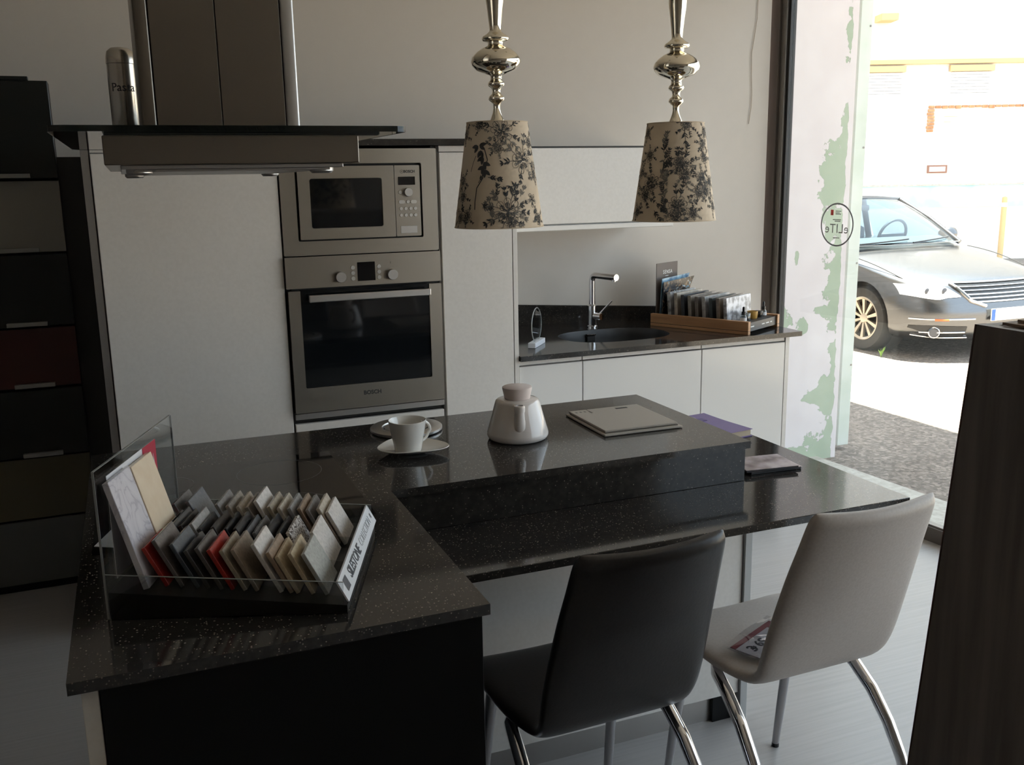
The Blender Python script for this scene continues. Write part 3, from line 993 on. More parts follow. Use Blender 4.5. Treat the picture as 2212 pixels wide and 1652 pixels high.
def lamp(name, label, x, y, motifs, seed):
    t = thing(name, label, 'lamp', (x, y, 1.488), group='pendant lamps over the bar')
    f = math.atan2(-y, -x)               # towards the viewer side of the room
    z0 = 1.488
    sh = MB()
    sh.lathe([(SH_R1, 0), (SH_R0, SH_H), (SH_R0 - 0.0025, SH_H), (SH_R1 - 0.0025, 0), (SH_R1, 0)], 64, (0, 0, 0))
    bmesh.ops.remove_doubles(sh.bm, verts=sh.bm.verts, dist=1e-6)
    shade = build('shade', sh, 'shade_cloth', t, local=True, smooth=True)
    pr = Print(f, seed)
    motifs(pr)
    build('floral_print', pr.dark, 'toile', shade, local=True)['kind'] = 'stuff'
    build('floral_print_grey', pr.grey, 'toile_grey', shade, local=True)['kind'] = 'stuff'
    rim = MB()
    for r, zz in ((SH_R1, 0.001), (SH_R0, SH_H - 0.001)):
        rim.tube([(r * math.cos(2 * math.pi * k / 48), r * math.sin(2 * math.pi * k / 48), zz) for k in range(49)], 0.0016, 6, False)
    build('rim', rim, 'shade_cloth', shade, local=True, smooth=True)
    k_ = 0.000389
    prof = []
    for hw, py in ((0, 838), (50, 838), (50, 825), (44, 815), (30, 780), (22, 745), (24, 715), (40, 702), (53, 690), (54, 678), (46, 664), (30, 652), (27, 632), (32, 614), (52, 602), (57, 590),
                   (52, 576), (40, 566), (37, 545), (42, 532), (80, 520), (130, 500), (160, 470), (167, 448), (160, 420), (135, 390), (95, 362), (56, 348), (50, 335), (52, 322), (84, 315), (92, 302), (86, 288), (62, 272), (42, 256), (38, 244),
                   (42, 200), (52, 110), (62, 40), (66, -40), (64, -62), (52, -80), (40, -90), (62, -100), (66, -112), (56, -126), (24, -136), (10, -150), (10, -160), (0, -160)):
        prof.append((hw * k_, SH_H + (835 - py) * k_))
    build('turned_stem', MB().lathe(prof, 40), 'champagne', t, local=True, smooth=True, auto=60)
    zt = prof[-1][1]
    build('cable', MB().tube([(0, 0, zt - 0.01), (0, 0, 2.9 - z0 - 0.02)], 0.003, 8), 'black_plastic', t, local=True)
    build('ceiling_rose', MB().lathe([(0, -0.03), (0.05, -0.028), (0.055, -0.005), (0.055, 0.0), (0, 0.0)], 32, (0, 0, 2.9 - z0)), 'champagne', t, local=True, smooth=True)
    sp_ = MB().tube([(-SH_R0 + 0.002, 0, SH_H - 0.004), (SH_R0 - 0.002, 0, SH_H - 0.004)], 0.002, 6)
    sp_.tube([(0, -SH_R0 + 0.002, SH_H - 0.004), (0, SH_R0 - 0.002, SH_H - 0.004)], 0.002, 6)
    build('spider', sp_, 'champagne', t, local=True)
    build('bulb_holder', MB().lathe([(0, -0.07), (0.018, -0.068), (0.02, -0.01), (0.02, 0.0), (0, 0)], 20, (0, 0, SH_H)), 'white_front', t, local=True, smooth=True)
    build('bulb', MB().lathe([(0, -0.15), (0.016, -0.146), (0.026, -0.128), (0.028, -0.11), (0.02, -0.085), (0.013, -0.07), (0, -0.07)], 20, (0, 0, SH_H)), 'white_ceramic', t, local=True, smooth=True)
    return t


def m1(p):
    p.bouquet((fx(0.14), 0.10), 0.030, 8)
    p.bouquet((fx(0.0), 0.25), 0.016, 6)
    for a, ff, tt in ((2.6, -0.55, 0.23), (0.3, -0.52, 0.22), (1.6, -0.48, 0.27), (2.2, -0.40, 0.33), (0.9, -0.38, 0.38), (2.4, -0.36, 0.42), (1.2, -0.35, 0.45)):
        for q in (-0.45, 0.35):
            p.leaf((fx(ff), tt), 0, 0, a + q, 0.021, 0.0105)
    o = (fx(-0.38), 0.25)
    p.stroke(o, [(0, 0), (0.010, 0.030), (0.002, 0.052), (-0.003, 0.078), (-0.018, 0.100), (-0.022, 0.135), (-0.022, 0.155)], 0.0026, True)
    p.stroke((fx(-0.6), 0.32), [(0, 0), (-0.008, 0.018), (-0.014, 0.04)], 0.0016)
    p.sprig((fx(-0.26), 0.52), 0.05, 0.030, 4, 0.007)
    p.sprig((fx(-0.50), 0.57), -0.9, 0.022, 3, 0.005)
    p.bouquet((fx(0.66), 0.37), 0.034, 7)
    p.sprig((fx(0.60), 0.58), 2.7, 0.034, 3, 0.006)
    p.bouquet((fx(0.20), 0.84), 0.036, 10)
    p.bouquet((fx(0.28), 0.94), 0.020, 5)
    for ff, tt, a in ((-0.05, 0.70, -1.3), (0.38, 0.76, -1.2), (0.45, 0.86, 0.6), (-0.40, 0.76, 0.6), (-0.38, 0.80, 0.2), (-0.25, 0.84, 0.4), (-0.15, 0.97, -1.5), (0.0, 0.68, 2.9), (0.52, 0.70, -1.0)):
        p.sprig((fx(ff), tt), a, 0.026, 4, 0.0055, p.r.random() < 0.7)
    p.flower((fx(0.80), 0.74), 0.018, n=5)
    p.sprig((fx(0.84), 0.80), 1.5, 0.03, 4)
    p.bouquet((fx(-0.55), 0.04), 0.016, 5)
    for ff, tt in ((-0.86, 0.70), (-0.88, 0.90), (-0.72, 0.88), (0.92, 0.20), (0.93, 0.50), (0.9, 0.92), (-0.9, 0.55), (-0.95, 0.12)):
        p.bouquet((fx(ff), tt), 0.017, 5)
    for k in range(9):
        p.bouquet((math.pi * 0.62 + k * 0.30, 0.12 + 0.76 * ((k * 0.37) % 1)), 0.028, 7)


def m2(p):
    for ff, tt in ((-0.33, 0.22), (-0.34, 0.30), (-0.30, 0.38), (-0.30, 0.46), (-0.36, 0.52), (-0.30, 0.60), (-0.28, 0.72), (-0.26, 0.80), (-0.25, 0.90)):
        p.sprig((fx(ff), tt), -1.5 + p.r.uniform(-0.5, 0.5), 0.028, 5, 0.006, p.r.random() < 0.5)
        p.leaf((fx(ff), tt), 0, 0, p.r.random() * 6.3, 0.016, 0.006, False)
    p.bouquet((fx(0.20), 0.44), 0.026, 8)
    p.bouquet((fx(0.12), 0.40), 0.018, 5)
    p.bouquet((fx(0.28), 0.53), 0.018, 6)
    p.sprig((fx(0.30), 0.36), -1.2, 0.03, 4)
    p.bouquet((fx(-0.62), 0.60), 0.026, 7)
    p.bouquet((fx(-0.75), 0.72), 0.024, 7)
    p.bouquet((fx(-0.75), 0.33), 0.018, 6)
    p.bouquet((fx(0.10), 0.84), 0.030, 9)
    p.bouquet((fx(0.02), 0.94), 0.020, 6)
    p.bouquet((fx(0.45), 0.92), 0.018, 6)
    p.bouquet((fx(0.62), 0.70), 0.020, 8)
    p.bouquet((fx(0.80), 0.68), 0.022, 7)
    p.bouquet((fx(0.72), 0.55), 0.018, 6)
    p.bouquet((fx(0.36), 0.03), 0.018, 6)
    p.bouquet((fx(0.84), 0.22), 0.018, 6)
    p.bouquet((fx(0.86), 0.36), 0.018, 5)
    p.sprig((fx(0.30), 0.06), 1.6, 0.035, 3, 0.005)
    p.sprig((fx(-0.48), 0.88), 1.0, 0.03, 4)
    p.sprig((fx(-0.45), 0.80), 0.7, 0.028, 4)
    for ff, tt in ((-0.9, 0.1), (-0.92, 0.5), (-0.9, 0.9), (0.94, 0.1), (0.95, 0.85), (0.93, 0.6)):
        p.bouquet((fx(ff), tt), 0.017, 5)
    for k in range(9):
        p.bouquet((math.pi * 0.62 + k * 0.30, 0.12 + 0.76 * ((k * 0.43) % 1)), 0.028, 7)


lamp('pendant_lamp', 'pendant lamp with floral shade and turned metal stem, nearer the hood', 0.930, 2.42, m1, 3)
lamp('pendant_lamp', 'pendant lamp with floral shade and turned metal stem, nearer the window', 1.472, 2.42, m2, 11)

# ================================================================== things on the island
ZT = 0.9010
# cup on saucer
SX, SY = 0.655, 2.392
sc_ = MB()
prof = [(0.0, 0.004), (0.34, 0.0), (0.38, 0.0015), (0.42, 0.006), (0.72, 0.009), (0.94, 0.0155), (1.0, 0.019), (0.985, 0.0205), (0.93, 0.018), (0.70, 0.0125), (0.40, 0.0095), (0.0, 0.009)]
ang = math.radians(-27)


def egg(f, k, n):
    a = 2 * math.pi * k / n
    r = 1 + 0.10 * math.cos(3 * a + 0.5)
    x, y = 0.094 * f * r * math.cos(a), 0.078 * f * r * math.sin(a)
    return SX + x * math.cos(ang) - y * math.sin(ang), SY + x * math.sin(ang) + y * math.cos(ang)


n = 48
rings = []
for f, z in prof:
    rings.append([sc_.bm.verts.new((SX, SY, ZT + z))] if f == 0 else [sc_.bm.verts.new((*egg(f, k, n), ZT + z)) for k in range(n)])
for a, b_ in zip(rings, rings[1:]):
    for k in range(n):
        k2 = (k + 1) % n
        if len(a) == 1:
            sc_.bm.faces.new((a[0], b_[k], b_[k2]))
        elif len(b_) == 1:
            sc_.bm.faces.new((a[k], a[k2], b_[0]))
        else:
            sc_.bm.faces.new((a[k], a[k2], b_[k2], b_[k]))
single('saucer', sc_, 'white_ceramic', 'white rounded-triangle saucer under the coffee cup', 'saucer', base=(SX, SY, ZT), smooth=True)
CX, CY, CZ = 0.640, 2.372, ZT + 0.0105
cp = thing('coffee_cup', 'white ceramic coffee cup standing on its saucer', 'cup', (CX, CY, CZ))
build('bowl', MB().lathe([(0, 0.003), (0.033, 0.0), (0.036, 0.003), (0.0385, 0.02), (0.0495, 0.079), (0.0505, 0.084), (0.049, 0.085), (0.0475, 0.083), (0.036, 0.02), (0.030, 0.008), (0, 0.006)], 40, (CX, CY, CZ)), 'white_ceramic', cp, smooth=True)
hp = []
for k in range(11):
    a = math.radians(100 - 200 * k / 10)
    hp.append((CX + 0.044 + 0.024 * math.cos(a) - (0.005 if k > 5 else 0), CY + 0.012 + 0.008 * math.cos(a), CZ + 0.046 + 0.026 * math.sin(a)))
build('handle', MB().tube(hp, 0.0042, 10), 'white_ceramic', cp, smooth=True)
# round steel trivet with letter cut-outs
tr = thing('round_trivet', 'round brushed steel trivet with a cut emblem lying behind the cup', 'trivet', (0.705, 2.625, ZT))
TC = (0.705, 2.625, ZT)
build('ring', MB().lathe([(0.070, 0.0), (0.102, 0.0), (0.105, 0.003), (0.105, 0.009), (0.102, 0.0115), (0.071, 0.0115), (0.070, 0.010), (0.070, 0.0)], 48, TC), 'alu', tr, smooth=True)
build('disc', MB().lathe([(0, 0.0), (0.062, 0.0), (0.063, 0.0095), (0, 0.0095)], 40, TC), 'alu', tr, smooth=True)
em = MB()
for px, py, a, ln in ((-0.028, 0.0, 0.9, 0.045), (0.010, 0.002, 2.3, 0.05), (0.028, 0.006, 0.2, 0.03), (-0.005, 0.03, -0.3, 0.035), (0.0, -0.03, 0.2, 0.03)):
    em.box(-ln / 2, ln / 2, -0.005, 0.005, 0.0096, 0.0102, mtx=T(TC[0] + px, TC[1] + py, TC[2]) @ RZ(a))
build('emblem', em, 'gap', tr)
build('spokes', MB().box(TC[0] - 0.071, TC[0] + 0.071, TC[1] - 0.006, TC[1] + 0.006, ZT + 0.001, ZT + 0.006).box(TC[0] - 0.006, TC[0] + 0.006, TC[1] - 0.071, TC[1] + 0.071, ZT + 0.001, ZT + 0.006), 'alu', tr)
# teapot
PX, PY = 0.968, 2.405
tp = thing('teapot', 'taupe glazed conical teapot on the raised bar', 'teapot', (PX, PY, ZT))
build('body', MB().lathe([(0, 0.0), (0.076, 0.0), (0.083, 0.004), (0.0865, 0.012), (0.0860, 0.020), (0.0625, 0.104), (0.0605, 0.109), (0.056, 0.1125), (0.040, 0.114), (0.0, 0.1145)], 48, (PX, PY, ZT)), 'tea_ceramic', tp, smooth=True)
build('lid', MB().lathe([(0, 0.114), (0.0350, 0.114), (0.0360, 0.116), (0.0415, 0.142), (0.0415, 0.146), (0.0395, 0.1475), (0, 0.1485)], 40, (PX, PY, ZT)), 'lid_ceramic', tp, smooth=True)
vd = Vector((-0.30, -0.95, 0)).normalized()
b0 = Vector((PX, PY, ZT))
sp_ = [tuple(b0 + vd * 0.056 + Vector((0, 0, 0.030))), tuple(b0 + vd * 0.066 + Vector((0, 0, 0.047))), tuple(b0 + vd * 0.070 + Vector((0, 0, 0.073))), tuple(b0 + vd * 0.075 + Vector((0, 0, 0.102)))]
spt = build('spout', MB().tube(sp_, [0.020, 0.019, 0.0145, 0.0125], 20), 'tea_ceramic', tp, smooth=True)
e_ = b0 + vd * 0.0755 + Vector((0, 0, 0.104))
build('spout_rim', MB().lathe([(0.009, -0.012), (0.0145, -0.012), (0.0150, 0.0), (0.0145, 0.005), (0.0105, 0.006), (0.0095, 0.0), (0.009, -0.012)], 24, tuple(e_)), 'tea_ceramic', spt, smooth=True)
build('spout_bore', MB().lathe([(0, 0), (0.0098, 0)], 20, (e_.x, e_.y, e_.z + 0.001)), 'gap', spt)
gp = [tuple(b0 - vd * 0.060 + Vector((0, 0, 0.092))), tuple(b0 - vd * 0.085 + Vector((0, 0, 0.094))), tuple(b0 - vd * 0.105 + Vector((0, 0, 0.075))), tuple(b0 - vd * 0.104 + Vector((0, 0, 0.050))), tuple(b0 - vd * 0.075 + Vector((0, 0, 0.030)))]
build('handle', MB().tube(gp, 0.008, 12), 'tea_ceramic', tp, smooth=True)
# flat two-layer beige slab
M['beige_slab'] = mat('beige_lacquer', (0.36, 0.32, 0.27), 0.35)
M['slab_edge'] = mat('dark_taupe_edge', (0.10, 0.085, 0.07), 0.4)
fb_ = thing('square_slab', 'flat beige square slab with a small slot lying on the bar', 'slab', (1.317, 2.435, ZT), math.radians(-1))
build('lower_plate', MB().box(-0.125, 0.125, -0.135, 0.135, 0.0, 0.006, 0.002, 2), 'beige_slab', fb_, local=True)
build('joint', MB().box(-0.116, 0.116, -0.124, 0.124, 0.006, 0.008), 'slab_edge', fb_, local=True)
build('upper_plate', MB().box(-0.117, 0.117, -0.120, 0.130, 0.008, 0.014, 0.0015, 2), 'beige_slab', fb_, local=True)
build('slot', MB().box(0.028, 0.068, 0.096, 0.108, 0.0139, 0.0144), 'gap', fb_, local=True)
ic = MB().box(-0.062, -0.058, 0.082, 0.128, 0.0139, 0.0143)
for k in range(3):
    ic.box(-0.106 + 0.014 * k, -0.100 + 0.014 * k, 0.098, 0.110, 0.0139, 0.0142)
build('icons', ic, 'slab_edge', fb_, local=True)

# ================================================================== book and brochures on the lower table
M['purple'] = mat('purple_cover', (0.17, 0.12, 0.30), 0.35)
M['pages'] = mat('paper_pages', (0.45, 0.38, 0.28), 0.8)
bk = thing('book', 'thick purple book lying behind the end of the raised bar', 'book', (1.70, 2.585, TZ), math.radians(8))
build('pages', MB().box(-0.088, 0.100, -0.112, 0.112, 0.003, 0.022), 'pages', bk, local=True)
g = MB()


def cov(u, v):
    return ((u - 0.5) * 0.206, (v - 0.5) * 0.236, 0.0232 + 0.010 * max(0, (v - 0.45)) ** 1.5)


g.grid(cov, 8, 12)
ret = bmesh.ops.extrude_face_region(g.bm, geom=list(g.bm.faces))
bmesh.ops.translate(g.bm, vec=(0, 0, 0.0012), verts=[q for q in ret['geom'] if isinstance(q, bmesh.types.BMVert)])
build('cover', g, 'purple', bk, local=True)
build('back_cover', MB().box(-0.103, 0.103, -0.118, 0.118, 0.001, 0.003), 'purple', bk, local=True)
M['pale_label'] = mat('pale_cover_label', (0.52, 0.42, 0.50), 0.5)
M['cover_block'] = mat('cover_violet_block', (0.09, 0.06, 0.20), 0.4)
build('cover_label', MB().box(-0.03, 0.03, 0.075, 0.105, 0.0285, 0.0295, mtx=Matrix.Identity(4)), 'pale_label', bk, local=True)
build('cover_block', MB().box(0.0, 0.05, 0.040, 0.070, 0.0265, 0.0275), 'cover_block', bk, local=True)
M['broch'] = noise_col(mat('glossy_brochure', (0.35, 0.27, 0.27), 0.25), 14, (0.18, 0.13, 0.13), (0.55, 0.47, 0.48))
M['broch_edge'] = mat('brochure_edge', (0.03, 0.028, 0.03), 0.5)
for k, (bx, by, rz_, lb) in enumerate(((1.655, 2.195, -4, 'lower glossy brochure of the pair beside the bar end'), (1.640, 2.188, -7, 'upper glossy brochure of the pair beside the bar end'))):
    br = thing('brochure', lb, 'brochure', (bx, by, TZ + 0.0005 + 0.0085 * k), math.radians(rz_), 'glossy brochures on the lower table')
    build('pages', MB().box(-0.082, 0.082, -0.060, 0.060, 0.0, 0.0065, 0.001), 'broch_edge', br, local=True)
    build('cover', MB().box(-0.083, 0.083, -0.061, 0.061, 0.0066, 0.0078), 'broch', br, local=True)

# ================================================================== chairs
def chair_shell(m, name, parent):
    prof = [(-0.291, 0.926, 0.318), (-0.282, 0.900, 0.337), (-0.262, 0.840, 0.348), (-0.235, 0.760, 0.362), (-0.208, 0.670, 0.374), (-0.185, 0.590, 0.380), (-0.168, 0.535, 0.378),
            (-0.150, 0.497, 0.368), (-0.118, 0.470, 0.366), (-0.070, 0.462, 0.384), (0.0, 0.460, 0.404), (0.10, 0.462, 0.412), (0.18, 0.464, 0.410), (0.225, 0.458, 0.400), (0.245, 0.444, 0.380)]
    # smooth the profile with a Catmull-Rom spline
    fine = []
    for i in range(len(prof) - 1):
        p0, p1, p2, p3 = prof[max(i - 1, 0)], prof[i], prof[i + 1], prof[min(i + 2, len(prof) - 1)]
        for k in range(4):
            t = k / 4
            fine.append(tuple(0.5 * (2 * b_ + (c_ - a_) * t + (2 * a_ - 5 * b_ + 4 * c_ - d_) * t * t + (3 * b_ - a_ - 3 * c_ + d_) * t ** 3) for a_, b_, c_, d_ in zip(p0, p1, p2, p3)))
    fine.append(prof[-1])
    mb = MB()
    nw = 25
    th = 0.034
    n_ = len(fine)
    top, bot = [], []
    for i, (y, z, w) in enumerate(fine):
        y0, z0 = fine[max(i - 1, 0)][:2]
        y1, z1 = fine[min(i + 1, n_ - 1)][:2]
        t = Vector((0, y1 - y0, z1 - z0)).normalized()
        nrm = Vector((0, t.z, -t.y))       # outwards (behind / below)
        ra, rb = [], []
        q = i / (n_ - 1)
        back = max(0.0, min(1.0, (z - 0.52) / 0.22)) if q < 0.62 else 0.0
        seat = max(0.0, min(1.0, (q - 0.60) / 0.12))
        endf = min(1.0, (0.30 + i / 4.0)) if i < 4 else (min(1.0, 0.35 + (n_ - 1 - i) / 4.0))
        for j in range(nw):
            u = math.sin((-1 + 2 * j / (nw - 1)) * math.pi / 2)
            bulge = 0.020 * back * (1 - u * u) + 0.008 * seat * (1 - u * u)
            e = max(0.0, 1 - abs(u) ** 10) ** 0.5
            thick = th * (0.22 + 0.78 * e) * endf
            zc = 0.0
            c_ = Vector((u * w / 2, y, z + zc)) + nrm * bulge
            ra.append(mb.bm.verts.new(c_ - nrm * thick / 2))
            rb.append(mb.bm.verts.new(c_ + nrm * thick / 2))
        top.append(ra)
        bot.append(rb)
    for i in range(n_ - 1):
        for j in range(nw - 1):
            mb.bm.faces.new((top[i][j], top[i][j + 1], top[i + 1][j + 1], top[i + 1][j]))
            mb.bm.faces.new((bot[i][j + 1], bot[i][j], bot[i + 1][j], bot[i + 1][j + 1]))
        for j in (0, nw - 1):
            mb.bm.faces.new((top[i][j], top[i + 1][j], bot[i + 1][j], bot[i][j]))
    for i in (0, n_ - 1):
        for j in range(nw - 1):
            mb.bm.faces.new((top[i][j], bot[i][j], bot[i][j + 1], top[i][j + 1]))
    return build(name, mb, m, parent, local=True, smooth=True, auto=60)


def make_chair(label, x, rz, shell):
    t = thing('dining_chair', label, 'chair', (x, 1.795, 0), rz, 'leather chairs at the lower table')
    chair_shell(shell, 'seat_shell', t)
    for sg in (-1, 1):
        pts = [(sg * 0.10, 0.06, 0.436), (sg * 0.160, 0.045, 0.432), (sg * 0.185, 0.0, 0.425), (sg * 0.192, -0.055, 0.400), (sg * 0.197, -0.115, 0.356), (sg * 0.201, -0.170, 0.295), (sg * 0.204, -0.215, 0.225), (sg * 0.206, -0.252, 0.145), (sg * 0.208, -0.278, 0.065), (sg * 0.209, -0.292, 0.004)]
        build('rear_leg', MB().tube(pts, [0.011, 0.0135, 0.0155, 0.016, 0.016, 0.0155, 0.015, 0.014, 0.013, 0.012], 14), 'chrome', t, local=True, smooth=True)
        fl = build('front_leg', MB().tube([(sg * 0.165, 0.150, 0.445), (sg * 0.172, 0.175, 0.30), (sg * 0.178, 0.200, 0.15), (sg * 0.182, 0.222, 0.010)], [0.015, 0.014, 0.0125, 0.010], 14), 'leg_grey', t, local=True, smooth=True)
        build('foot_cap', MB().lathe([(0, 0), (0.0105, 0), (0.0105, 0.012), (0, 0.012)], 14, (sg * 0.182, 0.222, 0.0)), 'black_plastic', fl, local=True)
    build('under_frame', MB().box(-0.16, 0.16, -0.03, 0.16, 0.428, 0.443, 0.004), 'black_plastic', t, local=True)
    return t


M['leg_grey'] = mat('satin_grey_leg', (0.42, 0.41, 0.42), 0.3, 0.8)
M['black_leather'] = noise_col(mat('black_leather', (0.012, 0.010, 0.010), 0.32, spec=0.5), 160, (0.009, 0.007, 0.0068), (0.014, 0.011, 0.0105), bump=0.12)
M['grey_leather'] = noise_col(mat('light_taupe_leather', (0.47, 0.42, 0.38), 0.42, spec=0.4), 160, (0.45, 0.40, 0.36), (0.49, 0.44, 0.40), bump=0.10)
make_chair('black leather chair with chrome legs at the lower table', 0.876, math.radians(1.5), 'black_leather')
make_chair('light taupe leather chair with chrome legs holding a priced pouch', 1.420, math.radians(1.0), 'grey_leather')

# clear pouch with a price card on the pale chair's seat
M['film'] = glass_mat('clear_film', (0.90, 0.90, 0.92), 2.2)
M['card_white'] = mat('card_white', (0.52, 0.50, 0.52), 0.6)
M['card_red'] = mat('card_red', (0.26, 0.06, 0.07), 0.5)
M['ink'] = mat('ink_grey', (0.06, 0.06, 0.07), 0.6)
pz = thing('price_pouch', 'clear plastic pouch with red-edged price card on the taupe chair seat', 'price card', (1.377, 1.764, 0.492), math.radians(25))
build('card', MB().box(-0.095, 0.095, -0.065, 0.065, 0.000, 0.0012), 'card_white', pz, local=True)
bd = MB().box(-0.095, 0.095, 0.050, 0.065, 0.0013, 0.0017).box(0.060, 0.095, -0.065, 0.050, 0.0013, 0.0017)
build('card_border', bd, 'card_red', pz, local=True)
UP = T(-0.040, 0.024, 0.0019) @ RZ(math.radians(180))
build('lettering', MB().text('59 €', 0.036, UP, 0.0002, 0.0008), 'ink', pz, local=True)
g = MB()


def film(u, v):
    return (-0.112 + 0.224 * u, -0.080 + 0.160 * v, 0.0035 + 0.003 * math.sin(9 * u + 3 * v) * math.sin(7 * v) + 0.002)


g.grid(film, 18, 14)
build('film', g, 'film', pz, local=True, smooth=True)

# ================================================================== stone sample box on the island
SB_RZ = math.atan2(-0.350, 0.937)
FRp = Vector((0.288, 1.494))
FLp = FRp + 0.405 * Vector((-0.937, 0.350))
SBF = T(FLp.x, FLp.y, ZT) @ RZ(SB_RZ)
SB = thing('sample_box', 'black and acrylic display box full of stone sample chips', 'display box', (FLp.x, FLp.y, ZT), SB_RZ)


def btop(x):
    return 0.014 + 0.085 * (0.405 - x)


mb = MB()
mb.hexa([(0.006, 0, 0), (0.403, 0, 0), (0.403, 0.385, 0), (0.006, 0.385, 0), (0.006, 0, btop(0.006)), (0.403, 0, btop(0.403)), (0.403, 0.385, btop(0.403)), (0.006, 0.385, btop(0.006))])
build('base', mb, 'black_plastic', SB, local=True)
for yy in (0.132, 0.248):
    dv = MB().hexa([(0.03, yy, 0.02), (0.385, yy, 0.014), (0.385, yy + 0.003, 0.014), (0.03, yy + 0.003, 0.02), (0.03, yy, btop(0.03) + 0.030), (0.385, yy, btop(0.385) + 0.022), (0.385, yy + 0.003, btop(0.385) + 0.022), (0.03, yy + 0.003, btop(0.03) + 0.030)])
    build('divider', dv, 'acrylic', SB, local=True)
M['acrylic_edge'] = mat('acrylic_edge', (0.30, 0.31, 0.30), 0.25)
for q_ in ((0.0, 0.004, -0.0008, 0.0, 0.0, 0.258), (0.0, 0.004, 0.385, 0.3858, 0.0, 0.258), (0.0, 0.004, 0.0, 0.385, 0.258, 0.2588)):
    build('sheet_edge', MB().box(*q_), 'acrylic_edge', SB, local=True)
for yy in (-0.0028, 0.3852):
    build('skirt_edge', MB().hexa([(0.004, yy, 0.0802), (0.398, yy, 0.0562), (0.398, yy + 0.0026, 0.0562), (0.004, yy + 0.0026, 0.0802), (0.004, yy, 0.081), (0.398, yy, 0.057), (0.398, yy + 0.0026, 0.057), (0.004, yy + 0.0026, 0.081)]), 'acrylic_edge', SB, local=True)
build('back_sheet', MB().box(0.0, 0.004, 0.0, 0.385, 0.0, 0.258, 0.0008), 'acrylic', SB, local=True)
for yy in (-0.003, 0.385):
    sk_ = MB().hexa([(0.004, yy, 0.0), (0.398, yy, 0.0), (0.398, yy + 0.003, 0.0), (0.004, yy + 0.003, 0.0), (0.004, yy, 0.080), (0.398, yy, 0.056), (0.398, yy + 0.003, 0.056), (0.004, yy + 0.003, 0.080)])
    build('side_skirt', sk_, 'acrylic', SB, local=True)
M['label_white'] = mat('label_white', (0.66, 0.67, 0.70), 0.4)
M['label_grey'] = mat('label_grey', (0.42, 0.43, 0.45), 0.5)
lb = MB().hexa([(0.404, -0.002, 0.0215), (0.407, -0.002, 0.0215), (0.407, 0.387, 0.0215), (0.404, 0.387, 0.0215), (0.386, -0.002, 0.056), (0.389, -0.002, 0.0565), (0.389, 0.387, 0.0565), (0.386, 0.387, 0.056)])
lbo = build('label_strip', lb, 'label_white', SB, local=True)
_ny = Vector((-0.457, 0, 0.889))
_nz = Vector((0.889, 0, 0.457))
LBM = T(0.398, 0.1925, 0.039) @ Matrix(((0, _ny.x, _nz.x, 0), (1, 0, 0, 0), (0, _ny.z, _nz.z, 0), (0, 0, 0, 1)))
tx = MB().text('SILESTONE', 0.028, LBM @ T(-0.058, 0, 0.0006), 0.0002, 0.0004, 0.9)
build('lettering', tx, 'ink', lbo, local=True)
tx = MB().text('COLLECTION', 0.024, LBM @ T(0.088, 0, 0.0006), 0.0002, -0.0004, 0.88)
build('lettering_pale', tx, 'label_grey', lbo, local=True)
lg = MB()
for x0, y0, w_, h_ in ((-0.170, -0.011, 0.026, 0.022),):
    lg.poly([LBM @ Vector(p) for p in ((x0, y0, 0.0006), (x0 + w_, y0, 0.0006), (x0 + w_, y0 + h_, 0.0006), (x0, y0 + h_, 0.0006))])
build('logo_mark', lg, 'ink', lbo, local=True)
lg = MB()
lg.poly([LBM @ Vector(p) for p in ((0.172, -0.004, 0.0006), (0.178, -0.004, 0.0006), (0.178, 0.006, 0.0006), (0.172, 0.006, 0.0006))])
build('logo_mark', lg, 'ink', lbo, local=True)

CH = {'red': (0.36, 0.030, 0.022), 'taupe': (0.13, 0.11, 0.10), 'slate blue': (0.075, 0.085, 0.095), 'dark grey': (0.055, 0.052, 0.050), 'grey brown': (0.10, 0.088, 0.078), 'beige': (0.33, 0.28, 0.21),
      'sand': (0.30, 0.24, 0.18), 'white': (0.62, 0.58, 0.54), 'tan': (0.32, 0.23, 0.16), 'cream': (0.52, 0.42, 0.28), 'light grey': (0.40, 0.40, 0.37), 'black': (0.014, 0.014, 0.015), 'charcoal': (0.028, 0.028, 0.030),
      'pale grey': (0.30, 0.29, 0.28), 'umber': (0.040, 0.032, 0.026), 'bluish grey': (0.12, 0.125, 0.135), 'mid grey': (0.16, 0.155, 0.15), 'speckled grey': (0.38, 0.35, 0.33), 'smoke grey': (0.22, 0.21, 0.20), 'ivory': (0.48, 0.42, 0.34), 'greige': (0.28, 0.25, 0.21)}
for nm, cl in CH.items():
    mm = mat('chip_' + nm.replace(' ', '_'), cl, 0.22, spec=0.45)
    if nm == 'speckled grey':
        noise_col(mm, 220, (0.10, 0.08, 0.07), (0.62, 0.58, 0.55), 0.40, 0.55)
    else:
        noise_col(mm, 150, tuple(q * 0.88 for q in cl), tuple(min(1, q * 1.10) for q in cl))
